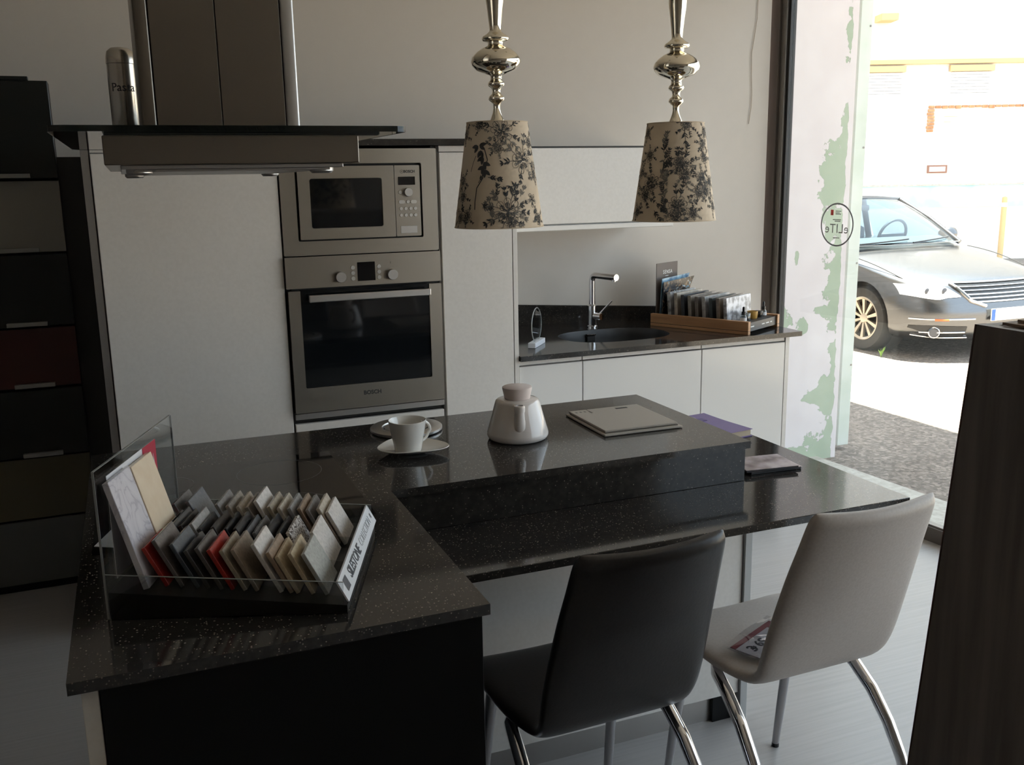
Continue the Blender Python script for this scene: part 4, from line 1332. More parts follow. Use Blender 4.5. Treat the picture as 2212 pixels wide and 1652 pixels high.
rows = {
    'front': (0.030, [(0.343, 0.115, 'red'), (0.325, 0.128, 'taupe'), (0.296, 0.120, 'slate blue'), (0.273, 0.108, 'dark grey'), (0.254, 0.112, 'grey brown'), (0.234, 0.109, 'red'), (0.213, 0.107, 'beige'), (0.194, 0.108, 'sand'),
                      (0.159, 0.116, 'white'), (0.135, 0.101, 'tan'), (0.120, 0.093, 'cream'), (0.098, 0.098, 'cream'), (0.075, 0.097, 'light grey')]),
    'middle': (0.145, [(0.344, 0.109, 'charcoal'), (0.331, 0.115, 'charcoal'), (0.318, 0.111, 'black'), (0.299, 0.114, 'pale grey'), (0.284, 0.104, 'charcoal'), (0.260, 0.107, 'umber'), (0.238, 0.103, 'black'), (0.220, 0.103, 'black'),
                       (0.202, 0.096, 'bluish grey'), (0.186, 0.094, 'mid grey'), (0.163, 0.098, 'black'), (0.143, 0.092, 'charcoal'), (0.125, 0.093, 'speckled grey'), (0.082, 0.092, 'white')]),
    'back': (0.260, [(0.367, 0.113, 'mid grey'), (0.340, 0.117, 'bluish grey'), (0.285, 0.110, 'smoke grey'), (0.264, 0.107, 'greige'), (0.244, 0.105, 'ivory'), (0.227, 0.103, 'greige'), (0.210, 0.115, 'white'), (0.185, 0.103, 'beige'),
                     (0.166, 0.100, 'ivory'), (0.146, 0.099, 'pale grey'), (0.127, 0.098, 'tan'), (0.111, 0.095, 'smoke grey'), (0.090, 0.097, 'ivory'), (0.073, 0.089, 'white')])}
ORD = ['first', 'second', 'third', 'fourth', 'fifth', 'sixth', 'seventh', 'eighth', 'ninth', 'tenth', 'eleventh', 'twelfth', 'thirteenth', 'fourteenth']
LEAN = math.radians(27)
dn_ = Vector((math.sin(LEAN), 0, -math.cos(LEAN)))      # down the chip
nn_ = Vector((-math.cos(LEAN), 0, -math.sin(LEAN)))     # to the back of the chip
for rn, (y0, lst) in rows.items():
    for i, (a_, h_, nm) in enumerate(lst):
        tpt = Vector((0.405 - a_, y0, h_))
        ln = 0.0
        while True:
            q = tpt + dn_ * (ln + 0.001)
            q2 = q + nn_ * 0.0075
            if q.z <= btop(q.x) + 0.0006 or q2.z <= btop(q2.x) + 0.0006:
                break
            ln += 0.001
        mb = MB()
        cs = []
        for yy in (0.0, 0.092):
            cs.append([Vector((0, yy, 0)), dn_ * ln + Vector((0, yy, 0)), dn_ * ln + nn_ * 0.0075 + Vector((0, yy, 0)), nn_ * 0.0075 + Vector((0, yy, 0))])
        mb.hexa([tuple(v) for v in cs[0] + cs[1]])
        es = [e for e in mb.bm.edges]
        bmesh.ops.bevel(mb.bm, geom=es, offset=0.0008, segments=1, affect='EDGES')
        base = SBF @ tpt
        o = single('sample_chip', mb, mat('chip_' + nm.replace(' ', '_')), f'{nm} stone chip, {ORD[i]} from the left in the {rn} row of the sample box', 'stone sample', 'stone sample chips in the black box', tuple(base), SB_RZ, local=True)
L15 = math.radians(15)
M['marble'] = mat('white_marble', (0.66, 0.64, 0.66), 0.2)
N, L, b = nodes(M['marble'])
tc = N.new('ShaderNodeTexCoord')
nz = N.new('ShaderNodeTexNoise')
nz.inputs['Scale'].default_value = 16
nz.inputs['Detail'].default_value = 7
nz.inputs['Distortion'].default_value = 1.2
L.new(tc.outputs['Object'], nz.inputs['Vector'])
ab = nmath(N, L, 'ABSOLUTE', nmath(N, L, 'SUBTRACT', nz.outputs['Fac'], 0.5))
L.new(ramp(N, L, ab, [(0.0, (0.46, 0.43, 0.47)), (0.03, (0.60, 0.57, 0.60)), (0.2, (0.66, 0.63, 0.65))]), b.inputs['Base Color'])
M['cream_plate'] = noise_col(mat('cream_plate', (0.72, 0.58, 0.42), 0.25), 40, (0.70, 0.56, 0.40), (0.74, 0.61, 0.45))
for (y0, y1, xt, ht, m_, lb_) in ((0.018, 0.114, 0.0175, 0.234, 'marble', 'tall white veined marble plate leaning at the back of the sample box'), (0.119, 0.219, 0.0185, 0.230, 'cream_plate', 'tall cream stone plate leaning at the back of the sample box')):
    d15 = Vector((math.sin(L15), 0, -math.cos(L15)))
    n15 = Vector((-math.cos(L15), 0, -math.sin(L15)))
    tpt = Vector((xt, y0, ht))
    ln = 0.05
    while (tpt + d15 * ln + n15 * 0.011).z > btop((tpt + d15 * ln).x) + 0.001:
        ln += 0.001
    mb = MB()
    cs = []
    for yy in (0.0, y1 - y0):
        cs.append([Vector((0, yy, 0)), d15 * ln + Vector((0, yy, 0)), d15 * ln + n15 * 0.011 + Vector((0, yy, 0)), n15 * 0.011 + Vector((0, yy, 0))])
    mb.hexa([tuple(v) for v in cs[0] + cs[1]])
    bmesh.ops.bevel(mb.bm, geom=list(mb.bm.edges), offset=0.0008, segments=1, affect='EDGES')
    single('sample_plate', mb, m_, lb_, 'stone sample', 'tall stone plates in the black box', tuple(SBF @ tpt), SB_RZ, local=True)
lf = thing('leaflet', 'white leaflet with a red edge tucked behind the tall stone plates', 'leaflet', tuple(SBF @ Vector((0.008, 0.16, 0.055))), SB_RZ)
M['leaf_red'] = mat('leaflet_red', (0.40, 0.02, 0.05), 0.4)
M['paper'] = mat('paper_white', (0.66, 0.66, 0.68), 0.7)
build('sheet', MB().box(-0.003, -0.002, -0.118, 0.118, 0.0, 0.183), 'paper', lf, local=True)
rd = build('red_panel', MB().box(-0.0019, -0.0014, 0.050, 0.118, 0.0, 0.183), 'leaf_red', lf, local=True)
build('swoosh', MB().tube([(-0.001, 0.098, 0.08), (-0.001, 0.104, 0.12), (-0.001, 0.100, 0.16)], [0.0004, 0.0022, 0.0004], 8), 'paper', rd, local=True)
sh_ = MB().prism([(-0.122, 2.005), (-0.05, 1.96), (0.02, 2.16), (-0.052, 2.20)], ZT - 0.0002, ZT + 0.0006)
single('paper_sheet', sh_, 'paper', 'white paper sheet lying behind the sample box', 'paper', base=(-0.05, 2.08, ZT))

# ================================================================== sample tray on the worktop
TR_RZ = math.radians(27.5)
TO = Vector((2.568, 3.566, 0.9005))
TRF = T(*TO) @ RZ(TR_RZ)
TW, TL = 0.318, 0.520
tr = thing('sample_tray', 'wood-sided sample tray with dark base on the worktop by the window', 'tray', tuple(TO), TR_RZ)
M['tray_wood'] = wood_mat('honey_wood', (0.34, 0.17, 0.075), (0.46, 0.25, 0.12), 0.5, 2.0, 'Y')
M['tray_dark'] = mat('dark_tray', (0.035, 0.032, 0.030), 0.45)
for x0 in (0.0, TW - 0.022):
    r_ = build('side_rail', MB().box(x0, x0 + 0.022, 0.0, TL, 0.0165, 0.060, 0.001), 'tray_wood', tr, local=True)
    build('lower_rail', MB().box(x0, x0 + 0.022, 0.0, TL, 0.0, 0.0145, 0.0008), 'tray_wood', r_, local=True)
    build('rail_joint', MB().box(x0 + 0.001, x0 + 0.021, 0.001, TL - 0.001, 0.0145, 0.0165), 'gap', r_, local=True)
fp = build('front_panel', MB().box(0.022, TW - 0.022, 0.008, 0.016, 0.012, 0.052), 'tray_dark', tr, local=True)
build('base', MB().box(0.022, TW - 0.022, 0.016, TL, 0.012, 0.026), 'tray_dark', tr, local=True)
build('shelf', MB().box(0.022, TW - 0.022, 0.016, 0.105, 0.045, 0.052), 'tray_dark', tr, local=True)
tx = MB()
for x0, w_ in ((0.040, 0.035), (0.150, 0.030), (0.190, 0.034), (0.236, 0.022)):     # lines too small to read
    for k in range(int(w_ / 0.0048)):
        tx.box(x0 + k * 0.0048, x0 + k * 0.0048 + 0.0034, 0.0074, 0.0082, 0.030, 0.035)
build('small_print', tx, 'print_white', fp, local=True)
SLAB = [('granite_grey', (0.30, 0.30, 0.30), 'grey white granite'), ('greige_stone', (0.33, 0.29, 0.24), 'greige stone'), ('black_stone', (0.020, 0.022, 0.026), 'black stone'), ('brown_grey_stone', (0.22, 0.19, 0.16), 'brown grey stone'),
        ('umber_stone', (0.12, 0.10, 0.085), 'umber stone'), ('ash_stone', (0.30, 0.29, 0.28), 'ash grey stone'), ('green_black_stone', (0.030, 0.036, 0.034), 'green black stone'), ('walnut_stone', (0.18, 0.14, 0.11), 'walnut brown stone'), ('ice_granite', (0.40, 0.40, 0.42), 'icy white and grey granite')]
for k, (nm, cl, lb_) in enumerate(SLAB):
    mm = mat(nm, cl, 0.3)
    if nm in ('granite_grey', 'ice_granite'):
        noise_col(mm, 28, tuple(q * 0.35 for q in cl), tuple(min(1, q * 1.6) for q in cl), 0.38, 0.60, 8)
    else:
        noise_col(mm, 40, tuple(q * 0.75 for q in cl), tuple(min(1, q * 1.35) for q in cl), 0.35, 0.65, 7)
    yc = 0.432 - k * 0.0375
    hh = (0.138, 0.136, 0.130, 0.128, 0.126, 0.128, 0.124, 0.126, 0.128)[k]
    mb = MB().box(0.0, 0.240, -0.009, 0.009, 0.0, hh, 0.001)
    bmesh.ops.transform(mb.bm, matrix=RX(math.radians(-4)), verts=mb.bm.verts)
    o = single('stone_slab', mb, mm, f'upright {lb_} slab, {ORD[k]} from the card in the wood-sided tray', 'stone sample', 'upright stone slabs in the wood-sided tray', tuple(TRF @ Vector((0.034, yc, 0.0268))), TR_RZ, local=True)
cd = thing('header_card', 'tall dark brown header card at the back of the sample tray', 'card', tuple(TRF @ Vector((0.026, 0.506, 0.027))), TR_RZ)
M['card_brown'] = mat('card_brown', (0.115, 0.090, 0.075), 0.55)
build('board', MB().box(0.0, 0.192, -0.0015, 0.0015, 0.0, 0.272), 'card_brown', cd, local=True)
tx = MB().text('SENSA', 0.026, T(0.100, -0.0019, 0.226) @ FACE_Y, 0.0002, 0.0, 1.2)
for k in range(7):
    tx.box(0.080 + 0.004 * k, 0.083 + 0.004 * k, -0.0022, -0.0016, 0.206, 0.209)
build('lettering', tx, 'print_white', cd, local=True)
M['blue_print'] = noise_col(mat('blue_brochure', (0.12, 0.26, 0.42), 0.25), 30, (0.05, 0.13, 0.25), (0.30, 0.48, 0.62))
M['splash_print'] = mat('splash_brochure', (0.03, 0.03, 0.035), 0.22)
N, L, b = nodes(M['splash_print'])
tc = N.new('ShaderNodeTexCoord')
nz = N.new('ShaderNodeTexNoise')
nz.inputs['Scale'].default_value = 22
nz.inputs['Detail'].default_value = 5
nz.inputs['Distortion'].default_value = 2.0
L.new(tc.outputs['Object'], nz.inputs['Vector'])
L.new(ramp(N, L, nz.outputs['Fac'], [(0.36, (0.012, 0.014, 0.018)), (0.52, (0.025, 0.026, 0.03)), (0.57, (0.30, 0.19, 0.10)), (0.60, (0.04, 0.05, 0.06)), (0.63, (0.22, 0.42, 0.55)), (0.68, (0.50, 0.56, 0.60)), (0.73, (0.05, 0.05, 0.06))]), b.inputs['Base Color'])
for k, (y0, h_, m_, lb_, cv) in enumerate(((0.492, 0.200, 'blue_print', 'blue brochure standing behind the dark one in the sample tray', 0.030), (0.478, 0.185, 'splash_print', 'dark brochure with splash picture curling open in the sample tray', 0.040))):
    g = MB()

    def pg_(u, v, h_=h_, cv=cv, k=k):
        return ((0.006 - 0.004 * k) + (0.205 + 0.008 * k) * u + cv * 0.9 * v * v * u, -0.012 * v - cv * 0.5 * v * v * u, h_ * v + 0.012 * u * v)

    g.grid(pg_, 10, 10)
    ret = bmesh.ops.extrude_face_region(g.bm, geom=list(g.bm.faces))
    bmesh.ops.translate(g.bm, vec=(0, -0.0025, 0), verts=[q for q in ret['geom'] if isinstance(q, bmesh.types.BMVert)])
    single('brochure', g, m_, lb_, 'brochure', 'brochures in the sample tray', tuple(TRF @ Vector((0.028, y0, 0.0268))), TR_RZ, local=True, smooth=True)
M['amber'] = mat('mustard_pot', (0.42, 0.24, 0.05), 0.5)
M['liquid'] = mat('dark_liquid', (0.015, 0.012, 0.010), 0.1)
M['bottle_glass'] = glass_mat('bottle_glass', (0.80, 0.85, 0.86), 2.0)
ZS = 0.0523
for x_, y_, lb_ in ((0.048, 0.050, 'small dropper bottle in the tray beside the dark jar'), (0.272, 0.062, 'small dropper bottle at the window end of the tray')):
    bt = thing('dropper_bottle', lb_, 'bottle', tuple(TRF @ Vector((x_, y_, ZS))), TR_RZ, 'dropper bottles in the sample tray')
    build('glass_body', MB().lathe([(0, 0), (0.0135, 0), (0.015, 0.002), (0.015, 0.022), (0.012, 0.028), (0.008, 0.031), (0.008, 0.035), (0, 0.035)], 20), 'bottle_glass', bt, local=True, smooth=True)
    build('label', MB().lathe([(0.0153, 0.004), (0.0153, 0.019)], 20), 'paper', bt, local=True, smooth=True)
    build('collar', MB().lathe([(0, 0.032), (0.0095, 0.032), (0.0095, 0.046), (0.006, 0.048), (0, 0.048)], 18), 'black_plastic', bt, local=True, smooth=True)
    build('rubber_bulb', MB().lathe([(0, 0.047), (0.0055, 0.048), (0.006, 0.062), (0.0045, 0.068), (0, 0.070)], 16), 'black_plastic', bt, local=True, smooth=True)
j = thing('glass_jar', 'clear glass jar of dark liquid between bottle and mustard pot', 'jar', tuple(TRF @ Vector((0.100, 0.066, ZS))), TR_RZ)
build('glass', MB().lathe([(0, 0), (0.021, 0), (0.0225, 0.003), (0.0225, 0.028), (0.0215, 0.030), (0.0205, 0.028), (0.0205, 0.003), (0, 0.003)], 24), 'bottle_glass', j, local=True, smooth=True)
build('contents', MB().lathe([(0, 0.0032), (0.0203, 0.0032), (0.0203, 0.024), (0, 0.024)], 24), 'liquid', j, local=True, smooth=True)
build('rim', MB().lathe([(0.0205, 0.029), (0.023, 0.029), (0.023, 0.032), (0.0205, 0.032), (0.0205, 0.029)], 24), 'bottle_glass', j, local=True, smooth=True)
j = thing('mustard_pot', 'small mustard yellow pot standing in the sample tray', 'pot', tuple(TRF @ Vector((0.168, 0.066, ZS))), TR_RZ)
build('pot_body', MB().lathe([(0, 0), (0.020, 0), (0.0225, 0.004), (0.0245, 0.034), (0.0225, 0.035), (0.0205, 0.012), (0, 0.010)], 28), 'amber', j, local=True, smooth=True)
build('contents', MB().lathe([(0, 0.026), (0.0208, 0.026)], 24), 'slab_edge', j, local=True)
j = thing('dark_jar', 'low dark jar beside the mustard pot', 'jar', tuple(TRF @ Vector((0.228, 0.066, ZS))), TR_RZ)
build('jar_body', MB().lathe([(0, 0), (0.019, 0), (0.0205, 0.003), (0.0205, 0.018), (0, 0.018)], 24), 'liquid', j, local=True, smooth=True)
build('lid', MB().lathe([(0, 0.0185), (0.021, 0.0185), (0.021, 0.027), (0.019, 0.029), (0, 0.029)], 24), 'black_plastic', j, local=True, smooth=True)

# oval clear plaque on a white foot
aw = thing('glass_plaque', 'clear oval plaque on a white block foot beside the sink', 'plaque', (1.614, 3.771, 0.9005), math.radians(50.5))
build('foot', MB().box(-0.078, 0.078, -0.0165, 0.0165, 0.0, 0.022, 0.001), 'label_white', aw, local=True)
ov_ = MB().prism([(0.074 * math.cos(2 * math.pi * k / 40), 0.074 * math.sin(2 * math.pi * k / 40)) for k in range(40)], -0.003, 0.003, T(0, 0, 0.090) @ RX(math.pi / 2))
build('oval', ov_, 'acrylic', aw, local=True)
rm = MB().tube([(0.0742 * math.cos(2 * math.pi * k / 48), 0, 0.090 + 0.0742 * math.sin(2 * math.pi * k / 48)) for k in range(49)], 0.0022, 6, False)
build('oval_edge', rm, 'acrylic_edge', aw, local=True, smooth=True)

# ================================================================== dark display stand, right foreground
M['dark_wood'] = wood_mat('dark_wenge', (0.11, 0.092, 0.080), (0.19, 0.160, 0.138), 0.5, 1.5, 'Z')
M['edge_wood'] = mat('reddish_edge', (0.085, 0.045, 0.034), 0.5)
ds = thing('display_stand', 'dark wood display stand cut off by the frame on the right', 'display stand', (1.42, 0.62, 0))


def lean(x0, x1, ya, yb, z0, z1, top0, top1):
    """block whose far face leans: y limits at the bottom (ya,yb) and at the top (top0,top1)"""
    return MB().hexa([(x0, ya, z0), (x1, ya, z0), (x1, yb, z0), (x0, yb, z0), (x0, top0, z1), (x1, top0, z1), (x1, top1, z1), (x0, top1, z1)])


build('side_panel', lean(1.106, 1.126, 0.20, 1.113, 0.0, 1.401, 0.20, 0.998), 'dark_wood', ds)
build('edge_strip', lean(1.1055, 1.1265, 1.1135, 1.116, 0.0, 1.401, 0.9985, 1.001), 'edge_wood', ds)
build('side_panel', lean(1.70, 1.72, 0.20, 1.113, 0.0, 1.401, 0.20, 0.998), 'dark_wood', ds)
build('back_panel', lean(1.127, 1.699, 1.095, 1.112, 0.0, 1.401, 0.980, 0.997), 'dark_wood', ds)
build('top_panel', MB().box(1.127, 1.699, 0.20, 0.978, 1.380, 1.400), 'dark_wood', ds)
for zz in (0.10, 0.55, 0.98):
    build('shelf', MB().box(1.127, 1.699, 0.25, 0.97, zz, zz + 0.02), 'dark_wood', ds)
M['card_tan'] = noise_col(mat('brown_sample_sheet', (0.20, 0.14, 0.10), 0.6), 20, (0.15, 0.10, 0.07), (0.26, 0.19, 0.14))
for k, (dx, dy, w_, r_, lb_) in enumerate(((0.0, 0.0, 0.46, 0.0, 'lowest brown sample sheet of the stack on the dark stand'), (0.012, -0.014, 0.44, 1.5, 'second brown sample sheet from the bottom on the dark stand'), (0.022, -0.03, 0.42, -1.0, 'third brown sample sheet from the bottom on the dark stand'), (0.05, -0.055, 0.36, 2.5, 'topmost brown sample sheet of the stack on the dark stand'))):
    single('sample_sheet', MB().box(0, w_, -0.52, 0, 0, 0.0042, 0.0006), 'card_tan', lb_, 'sample sheet', 'brown sample sheets on the dark stand', (1.128 + dx, 0.975 + dy, 1.4015 + 0.0046 * k), math.radians(r_), local=True)

# ================================================================== drawer-front display, left
YD = 4.10
dd = thing('drawer_display', 'dark rack of coloured sample drawer fronts at the far left', 'display', (-0.70, 4.15, 0))
M['gap_shade_grey'] = mat('dark_gap_shade', (0.035, 0.034, 0.032), 0.6)
build('gap_shade_board', MB().box(-0.2270, -0.124, YD + 0.03, YD + 0.045, 0.0, 1.725), 'gap_shade_grey', dd)  # added dark board, paints the shade in the gap beside the tall cabinet
build('back_board', MB().box(-1.20, -0.2275, YD + 0.021, YD + 0.10, 0.0, 2.0), 'black_front', dd)
M['front_black'] = mat('front_black_green', (0.005, 0.0065, 0.0055), 0.3)
M['front_grey'] = mat('front_stone_grey', (0.30, 0.285, 0.24), 0.35)
M['front_red'] = mat('front_dark_red', (0.060, 0.010, 0.007), 0.3)
M['front_olive'] = mat('front_olive', (0.095, 0.082, 0.045), 0.35)
M['front_smoke'] = mat('front_smoke_grey', (0.11, 0.115, 0.108), 0.35)
M['dull_alu'] = mat('dull_aluminium', (0.36, 0.36, 0.34), 0.4, 0.7)
for k, (z0, z1, m_, lb_, ps) in enumerate(((1.646, 2.000, 'front_black', 'top black drawer front', 0.02), (1.369, 1.637, 'front_grey', 'stone grey drawer front', 0.0), (1.086, 1.360, 'front_black', 'middle black drawer front', 0.012), (0.844, 1.077, 'front_red', 'dark red drawer front', 0.006),
                                           (0.567, 0.835, 'front_black', 'lower black drawer front', 0.014), (0.309, 0.558, 'front_olive', 'olive drawer front', 0.0), (0.037, 0.300, 'front_smoke', 'smoke grey drawer front', 0.0))):
    f_ = build('drawer_front', MB().box(-1.198, -0.2255, YD - ps, YD + 0.02, z0, z1, 0.0015), m_, dd, label=lb_)
    if k < 5:
        build('handle', MB().box(-0.462, -0.319, YD - ps - 0.020, YD - ps, z0 + 0.002, z0 + 0.018, 0.001), 'dull_alu', f_)
build('top_handle', MB().box(-0.51, -0.289, YD - 0.03, YD + 0.01, 2.002, 2.014, 0.001), 'front_black', dd)
# ================================================================== loose cable on the wall by the window
M['cable_tan'] = mat('thin_tan_cable', (0.35, 0.27, 0.17), 0.6)


def wp(x, z, off=0.004):
    return (x, wall_y(x) - off, z)


single('wall_cable', MB().tube([wp(2.965, 2.9), wp(2.962, 2.55), wp(2.960, 2.36), wp(2.950, 2.28), wp(2.938, 2.20), wp(2.940, 2.10), wp(2.946, 2.00), wp(2.944, 1.94), wp(2.934, 1.86)], 0.0012, 6), 'cable_tan', 'thin tan cable hanging down the back wall near the window frame', 'cable', base=wp(2.95, 1.86))

# ================================================================== car parked in the street
CX0, CY0, CZ0 = 7.50, 6.40, -0.10
LV = [  # height, front, rear, half width, front corner length, exponent
    (0.17, 0.13, 4.66, 0.790, 0.55, 2.3), (0.21, 0.055, 4.72, 0.850, 0.56, 2.4), (0.28, 0.020, 4.75, 0.890, 0.57, 2.5), (0.36, 0.004, 4.77, 0.900, 0.58, 2.5), (0.44, 0.0, 4.77, 0.905, 0.58, 2.5), (0.50, 0.012, 4.76, 0.910, 0.58, 2.5),
    (0.56, 0.030, 4.75, 0.912, 0.58, 2.5), (0.62, 0.060, 4.74, 0.912, 0.58, 2.5), (0.68, 0.105, 4.73, 0.908, 0.58, 2.5), (0.72, 0.160, 4.72, 0.904, 0.58, 2.4), (0.76, 0.270, 4.71, 0.900, 0.60, 2.3), (0.80, 0.420, 4.70, 0.894, 0.62, 2.2),
    (0.84, 0.610, 4.69, 0.886, 0.62, 2.2), (0.88, 0.830, 4.67, 0.876, 0.60, 2.2), (0.92, 1.060, 4.63, 0.862, 0.55, 2.2), (0.95, 1.240, 4.56, 0.840, 0.48, 2.2), (0.97, 1.370, 4.45, 0.800, 0.40, 2.2)]


def lvl(z):
    z = max(LV[0][0], min(LV[-1][0], z))
    for a, b_ in zip(LV, LV[1:]):
        if z <= b_[0]:
            t = (z - a[0]) / (b_[0] - a[0])
            return [p + (q - p) * t for p, q in zip(a, b_)]
    return LV[-1]


def fs(w, z):
    """front surface position s at lateral w, height z"""
    _, s0, s1, W_, Lf, n_ = lvl(z)
    q = min(0.9995, abs(w) / W_)
    return s0 + Lf * (1 - (1 - q ** n_) ** (1 / n_))


def C(w, s, z):
    return (CX0 + w, CY0 + s, CZ0 + z)


def on_front(w, z, off=0.006):
    s = fs(w, z)
    e = 0.004
    d1 = (fs(w + e, z) - fs(w - e, z)) / (2 * e)
    d2 = (fs(w, z + e) - fs(w, z - e)) / (2 * e)
    n_ = Vector((d1, -1, d2)).normalized()
    return tuple(Vector(C(w, s, z)) + n_ * off)


car = thing('car', 'grey saloon car parked in the sunny street outside', 'car', (CX0, CY0 + 2.4, CZ0))
paint = mat('grey_car_paint', (0.155, 0.158, 0.165), 0.26, 1.0, coat=0.10)
M['paint'] = paint
body = MB()


def ring(z, s0, s1, W_, Lf, n_):
    pts = []
    for k in range(15):
        f_ = math.pi / 2 * k / 14
        pts.append((W_ * math.sin(f_) ** (2 / n_), s0 + Lf * (1 - max(0.0, math.cos(f_)) ** (2 / n_))))
    sA, sB = s0 + Lf, s1 - 0.5
    for k in range(1, 14):
        pts.append((W_, sA + (sB - sA) * k / 14))
    for k in range(11):
        f_ = math.pi / 2 * (1 - k / 10)
        pts.append((W_ * max(0.0, math.sin(f_)) ** (2 / 2.6), s1 - 0.5 * (1 - max(0.0, math.cos(f_)) ** (2 / 2.6))))
    full = [(w, s) for w, s in pts] + [(-w, s) for w, s in reversed(pts[1:-1])]
    return [body.bm.verts.new(C(w, s, z)) for w, s in full]


zs = []
for a, b_ in zip(LV, LV[1:]):
    zs += [a[0], (a[0] + b_[0]) / 2]
zs.append(LV[-1][0])
rings = [ring(*lvl(z)) for z in zs]
for a, b_ in zip(rings, rings[1:]):
    for k in range(len(a)):
        k2 = (k + 1) % len(a)
        body.bm.faces.new((a[k], a[k2], b_[k2], b_[k]))
body.bm.faces.new(list(reversed(rings[0])))
body.bm.faces.new(rings[-1])
for s_ in (0.93, 3.64):
    for sg in (-1, 1):
        cyl = MB().lathe([(0, 0), (0.352, 0), (0.352, 0.5), (0, 0.5)], 40, mtx=T(*C(sg * 0.64, s_, 0.325)) @ RY(sg * math.pi / 2))
        body.cut(cyl)
build('body', body, 'paint', car, smooth=True, auto=35)
M['tyre'] = mat('tyre_rubber', (0.028, 0.027, 0.026), 0.75)
M['alloy'] = mat('alloy_rim', (0.50, 0.45, 0.38), 0.3, 0.8)
for s_ in (0.93, 3.64):
    for sg in (-1, 1):
        mtx = T(*C(sg * 0.80, s_, 0.315)) @ RY(sg * math.pi / 2)
        wh = build('wheel', MB().lathe([(0.205, -0.10), (0.25, -0.105), (0.295, -0.10), (0.312, -0.075), (0.315, 0.0), (0.312, 0.075), (0.295, 0.098), (0.25, 0.104), (0.212, 0.095), (0.205, 0.06), (0.205, -0.10)], 48, mtx=mtx), 'tyre', car, smooth=True)
        build('rim_ring', MB().lathe([(0.193, 0.04), (0.212, 0.096), (0.205, 0.099), (0.186, 0.085), (0.180, 0.02), (0.193, 0.04)], 48, mtx=mtx), 'alloy', wh, smooth=True)
        build('brake_disc', MB().lathe([(0, 0.0), (0.15, 0.0), (0.15, 0.012), (0, 0.012)], 32, mtx=mtx), 'tyre', wh)
        if sg == -1 and s_ < 1:
            for k in range(10):
                a = 2 * math.pi * k / 10
                sp_ = MB().hexa([(0.045, -0.012, 0.055), (0.195, -0.022, 0.065), (0.195, 0.022, 0.065), (0.045, 0.012, 0.055), (0.045, -0.010, 0.075), (0.195, -0.018, 0.088), (0.195, 0.018, 0.088), (0.045, 0.010, 0.075)])
                bmesh.ops.transform(sp_.bm, matrix=mtx @ RZ(a), verts=sp_.bm.verts)
                build('spoke', sp_, 'alloy', wh)
        else:
            sp_ = MB()
            for k in range(10):
                sp_.box(0.04, 0.195, -0.018, 0.018, 0.06, 0.085, mtx=mtx @ RZ(2 * math.pi * k / 10))
            build('spokes', sp_, 'alloy', wh)
        build('hub_cap', MB().lathe([(0, 0.085), (0.04, 0.082), (0.052, 0.07), (0.052, 0.05), (0, 0.05)], 24, mtx=mtx), 'alloy', wh, smooth=True)
        build('arch_liner', MB().lathe([(0.36, -0.14), (0.352, 0.0)], 40, mtx=T(*C(sg * 0.80, s_, 0.325)) @ RY(sg * math.pi / 2)), 'gap', wh)
# greenhouse
A0, A1, B1, B0 = (0.735, 1.345, 0.968), (0.575, 2.07, 1.405), (0.56, 3.45, 1.385), (0.70, 4.20, 0.985)
roof = MB()


def roofp(u, v):
    w = -1 + 2 * u
    s = A1[1] + (B1[1] - A1[1]) * v
    hw = A1[0] + (B1[0] - A1[0]) * v
    z = A1[2] + (B1[2] - A1[2]) * v + 0.055 * (1 - w * w) + 0.03 * math.sin(math.pi * v)
    return C(w * hw, s - 0.05 * (1 - w * w) * (1 - v), z)


roof.grid(roofp, 13, 11)
ret = bmesh.ops.extrude_face_region(roof.bm, geom=list(roof.bm.faces))
bmesh.ops.translate(roof.bm, vec=(0, 0, -0.03), verts=[q for q in ret['geom'] if isinstance(q, bmesh.types.BMVert)])
build('roof', roof, 'paint', car, smooth=True)
for sg in (-1, 1):
    def q(p, dw=0.0, ds=0.0, dz=0.0):
        return C(sg * (p[0] + dw), p[1] + ds, p[2] + dz)
    build('front_pillar', MB().tube([q(A0), q(((A0[0] + A1[0]) / 2, (A0[1] + A1[1]) / 2, (A0[2] + A1[2]) / 2 + 0.025)), q(A1)], 0.026, 10), 'paint', car, smooth=True)
    build('rear_pillar', MB().tube([q(B1), q(((B0[0] + B1[0]) / 2, (B0[1] + B1[1]) / 2, (B0[2] + B1[2]) / 2 + 0.03)), q(B0)], 0.06, 10), 'paint', car, smooth=True)
    build('roof_rail', MB().tube([q(A1), q((0.575, 2.7, 1.43)), q(B1)], 0.026, 10), 'paint', car, smooth=True)
    build('door_pillar', MB().tube([q((0.66, 2.62, 0.96)), q((0.575, 2.66, 1.42))], 0.035, 10), 'black_plastic', car, smooth=True)
    build('side_window', MB().poly([q((0.745, 1.42, 0.965)), q((0.585, 2.12, 1.385)), q((0.575, 2.64, 1.415)), q((0.72, 2.60, 0.965))]), 'car_glass', car)
    build('side_window', MB().poly([q((0.72, 2.66, 0.965)), q((0.575, 2.70, 1.415)), q((0.565, 3.40, 1.38)), q((0.70, 3.98, 0.985))]), 'car_glass', car)
    mr = MB().lathe([(0, -0.11), (0.05, -0.10), (0.075, -0.05), (0.08, 0.0), (0.07, 0.06), (0.03, 0.10), (0, 0.105)], 20, mtx=T(*C(sg * 0.96, 1.72, 1.03)) @ RY(math.pi / 2))
    build('door_mirror', mr, 'paint', car, smooth=True)
    sl = MB()
    ptsl = []
    for k in range(9):
        t_ = k / 8
        ptsl.append(C(sg * (0.868 - 0.04 * (1 - t_) ** 2), 0.50 + 0.86 * t_, 0.735 + 0.190 * t_ + 0.03 * math.sin(math.pi * t_)))
    sl.tube(ptsl, 0.004, 6)
    build('bonnet_seam', sl, 'gap', car)
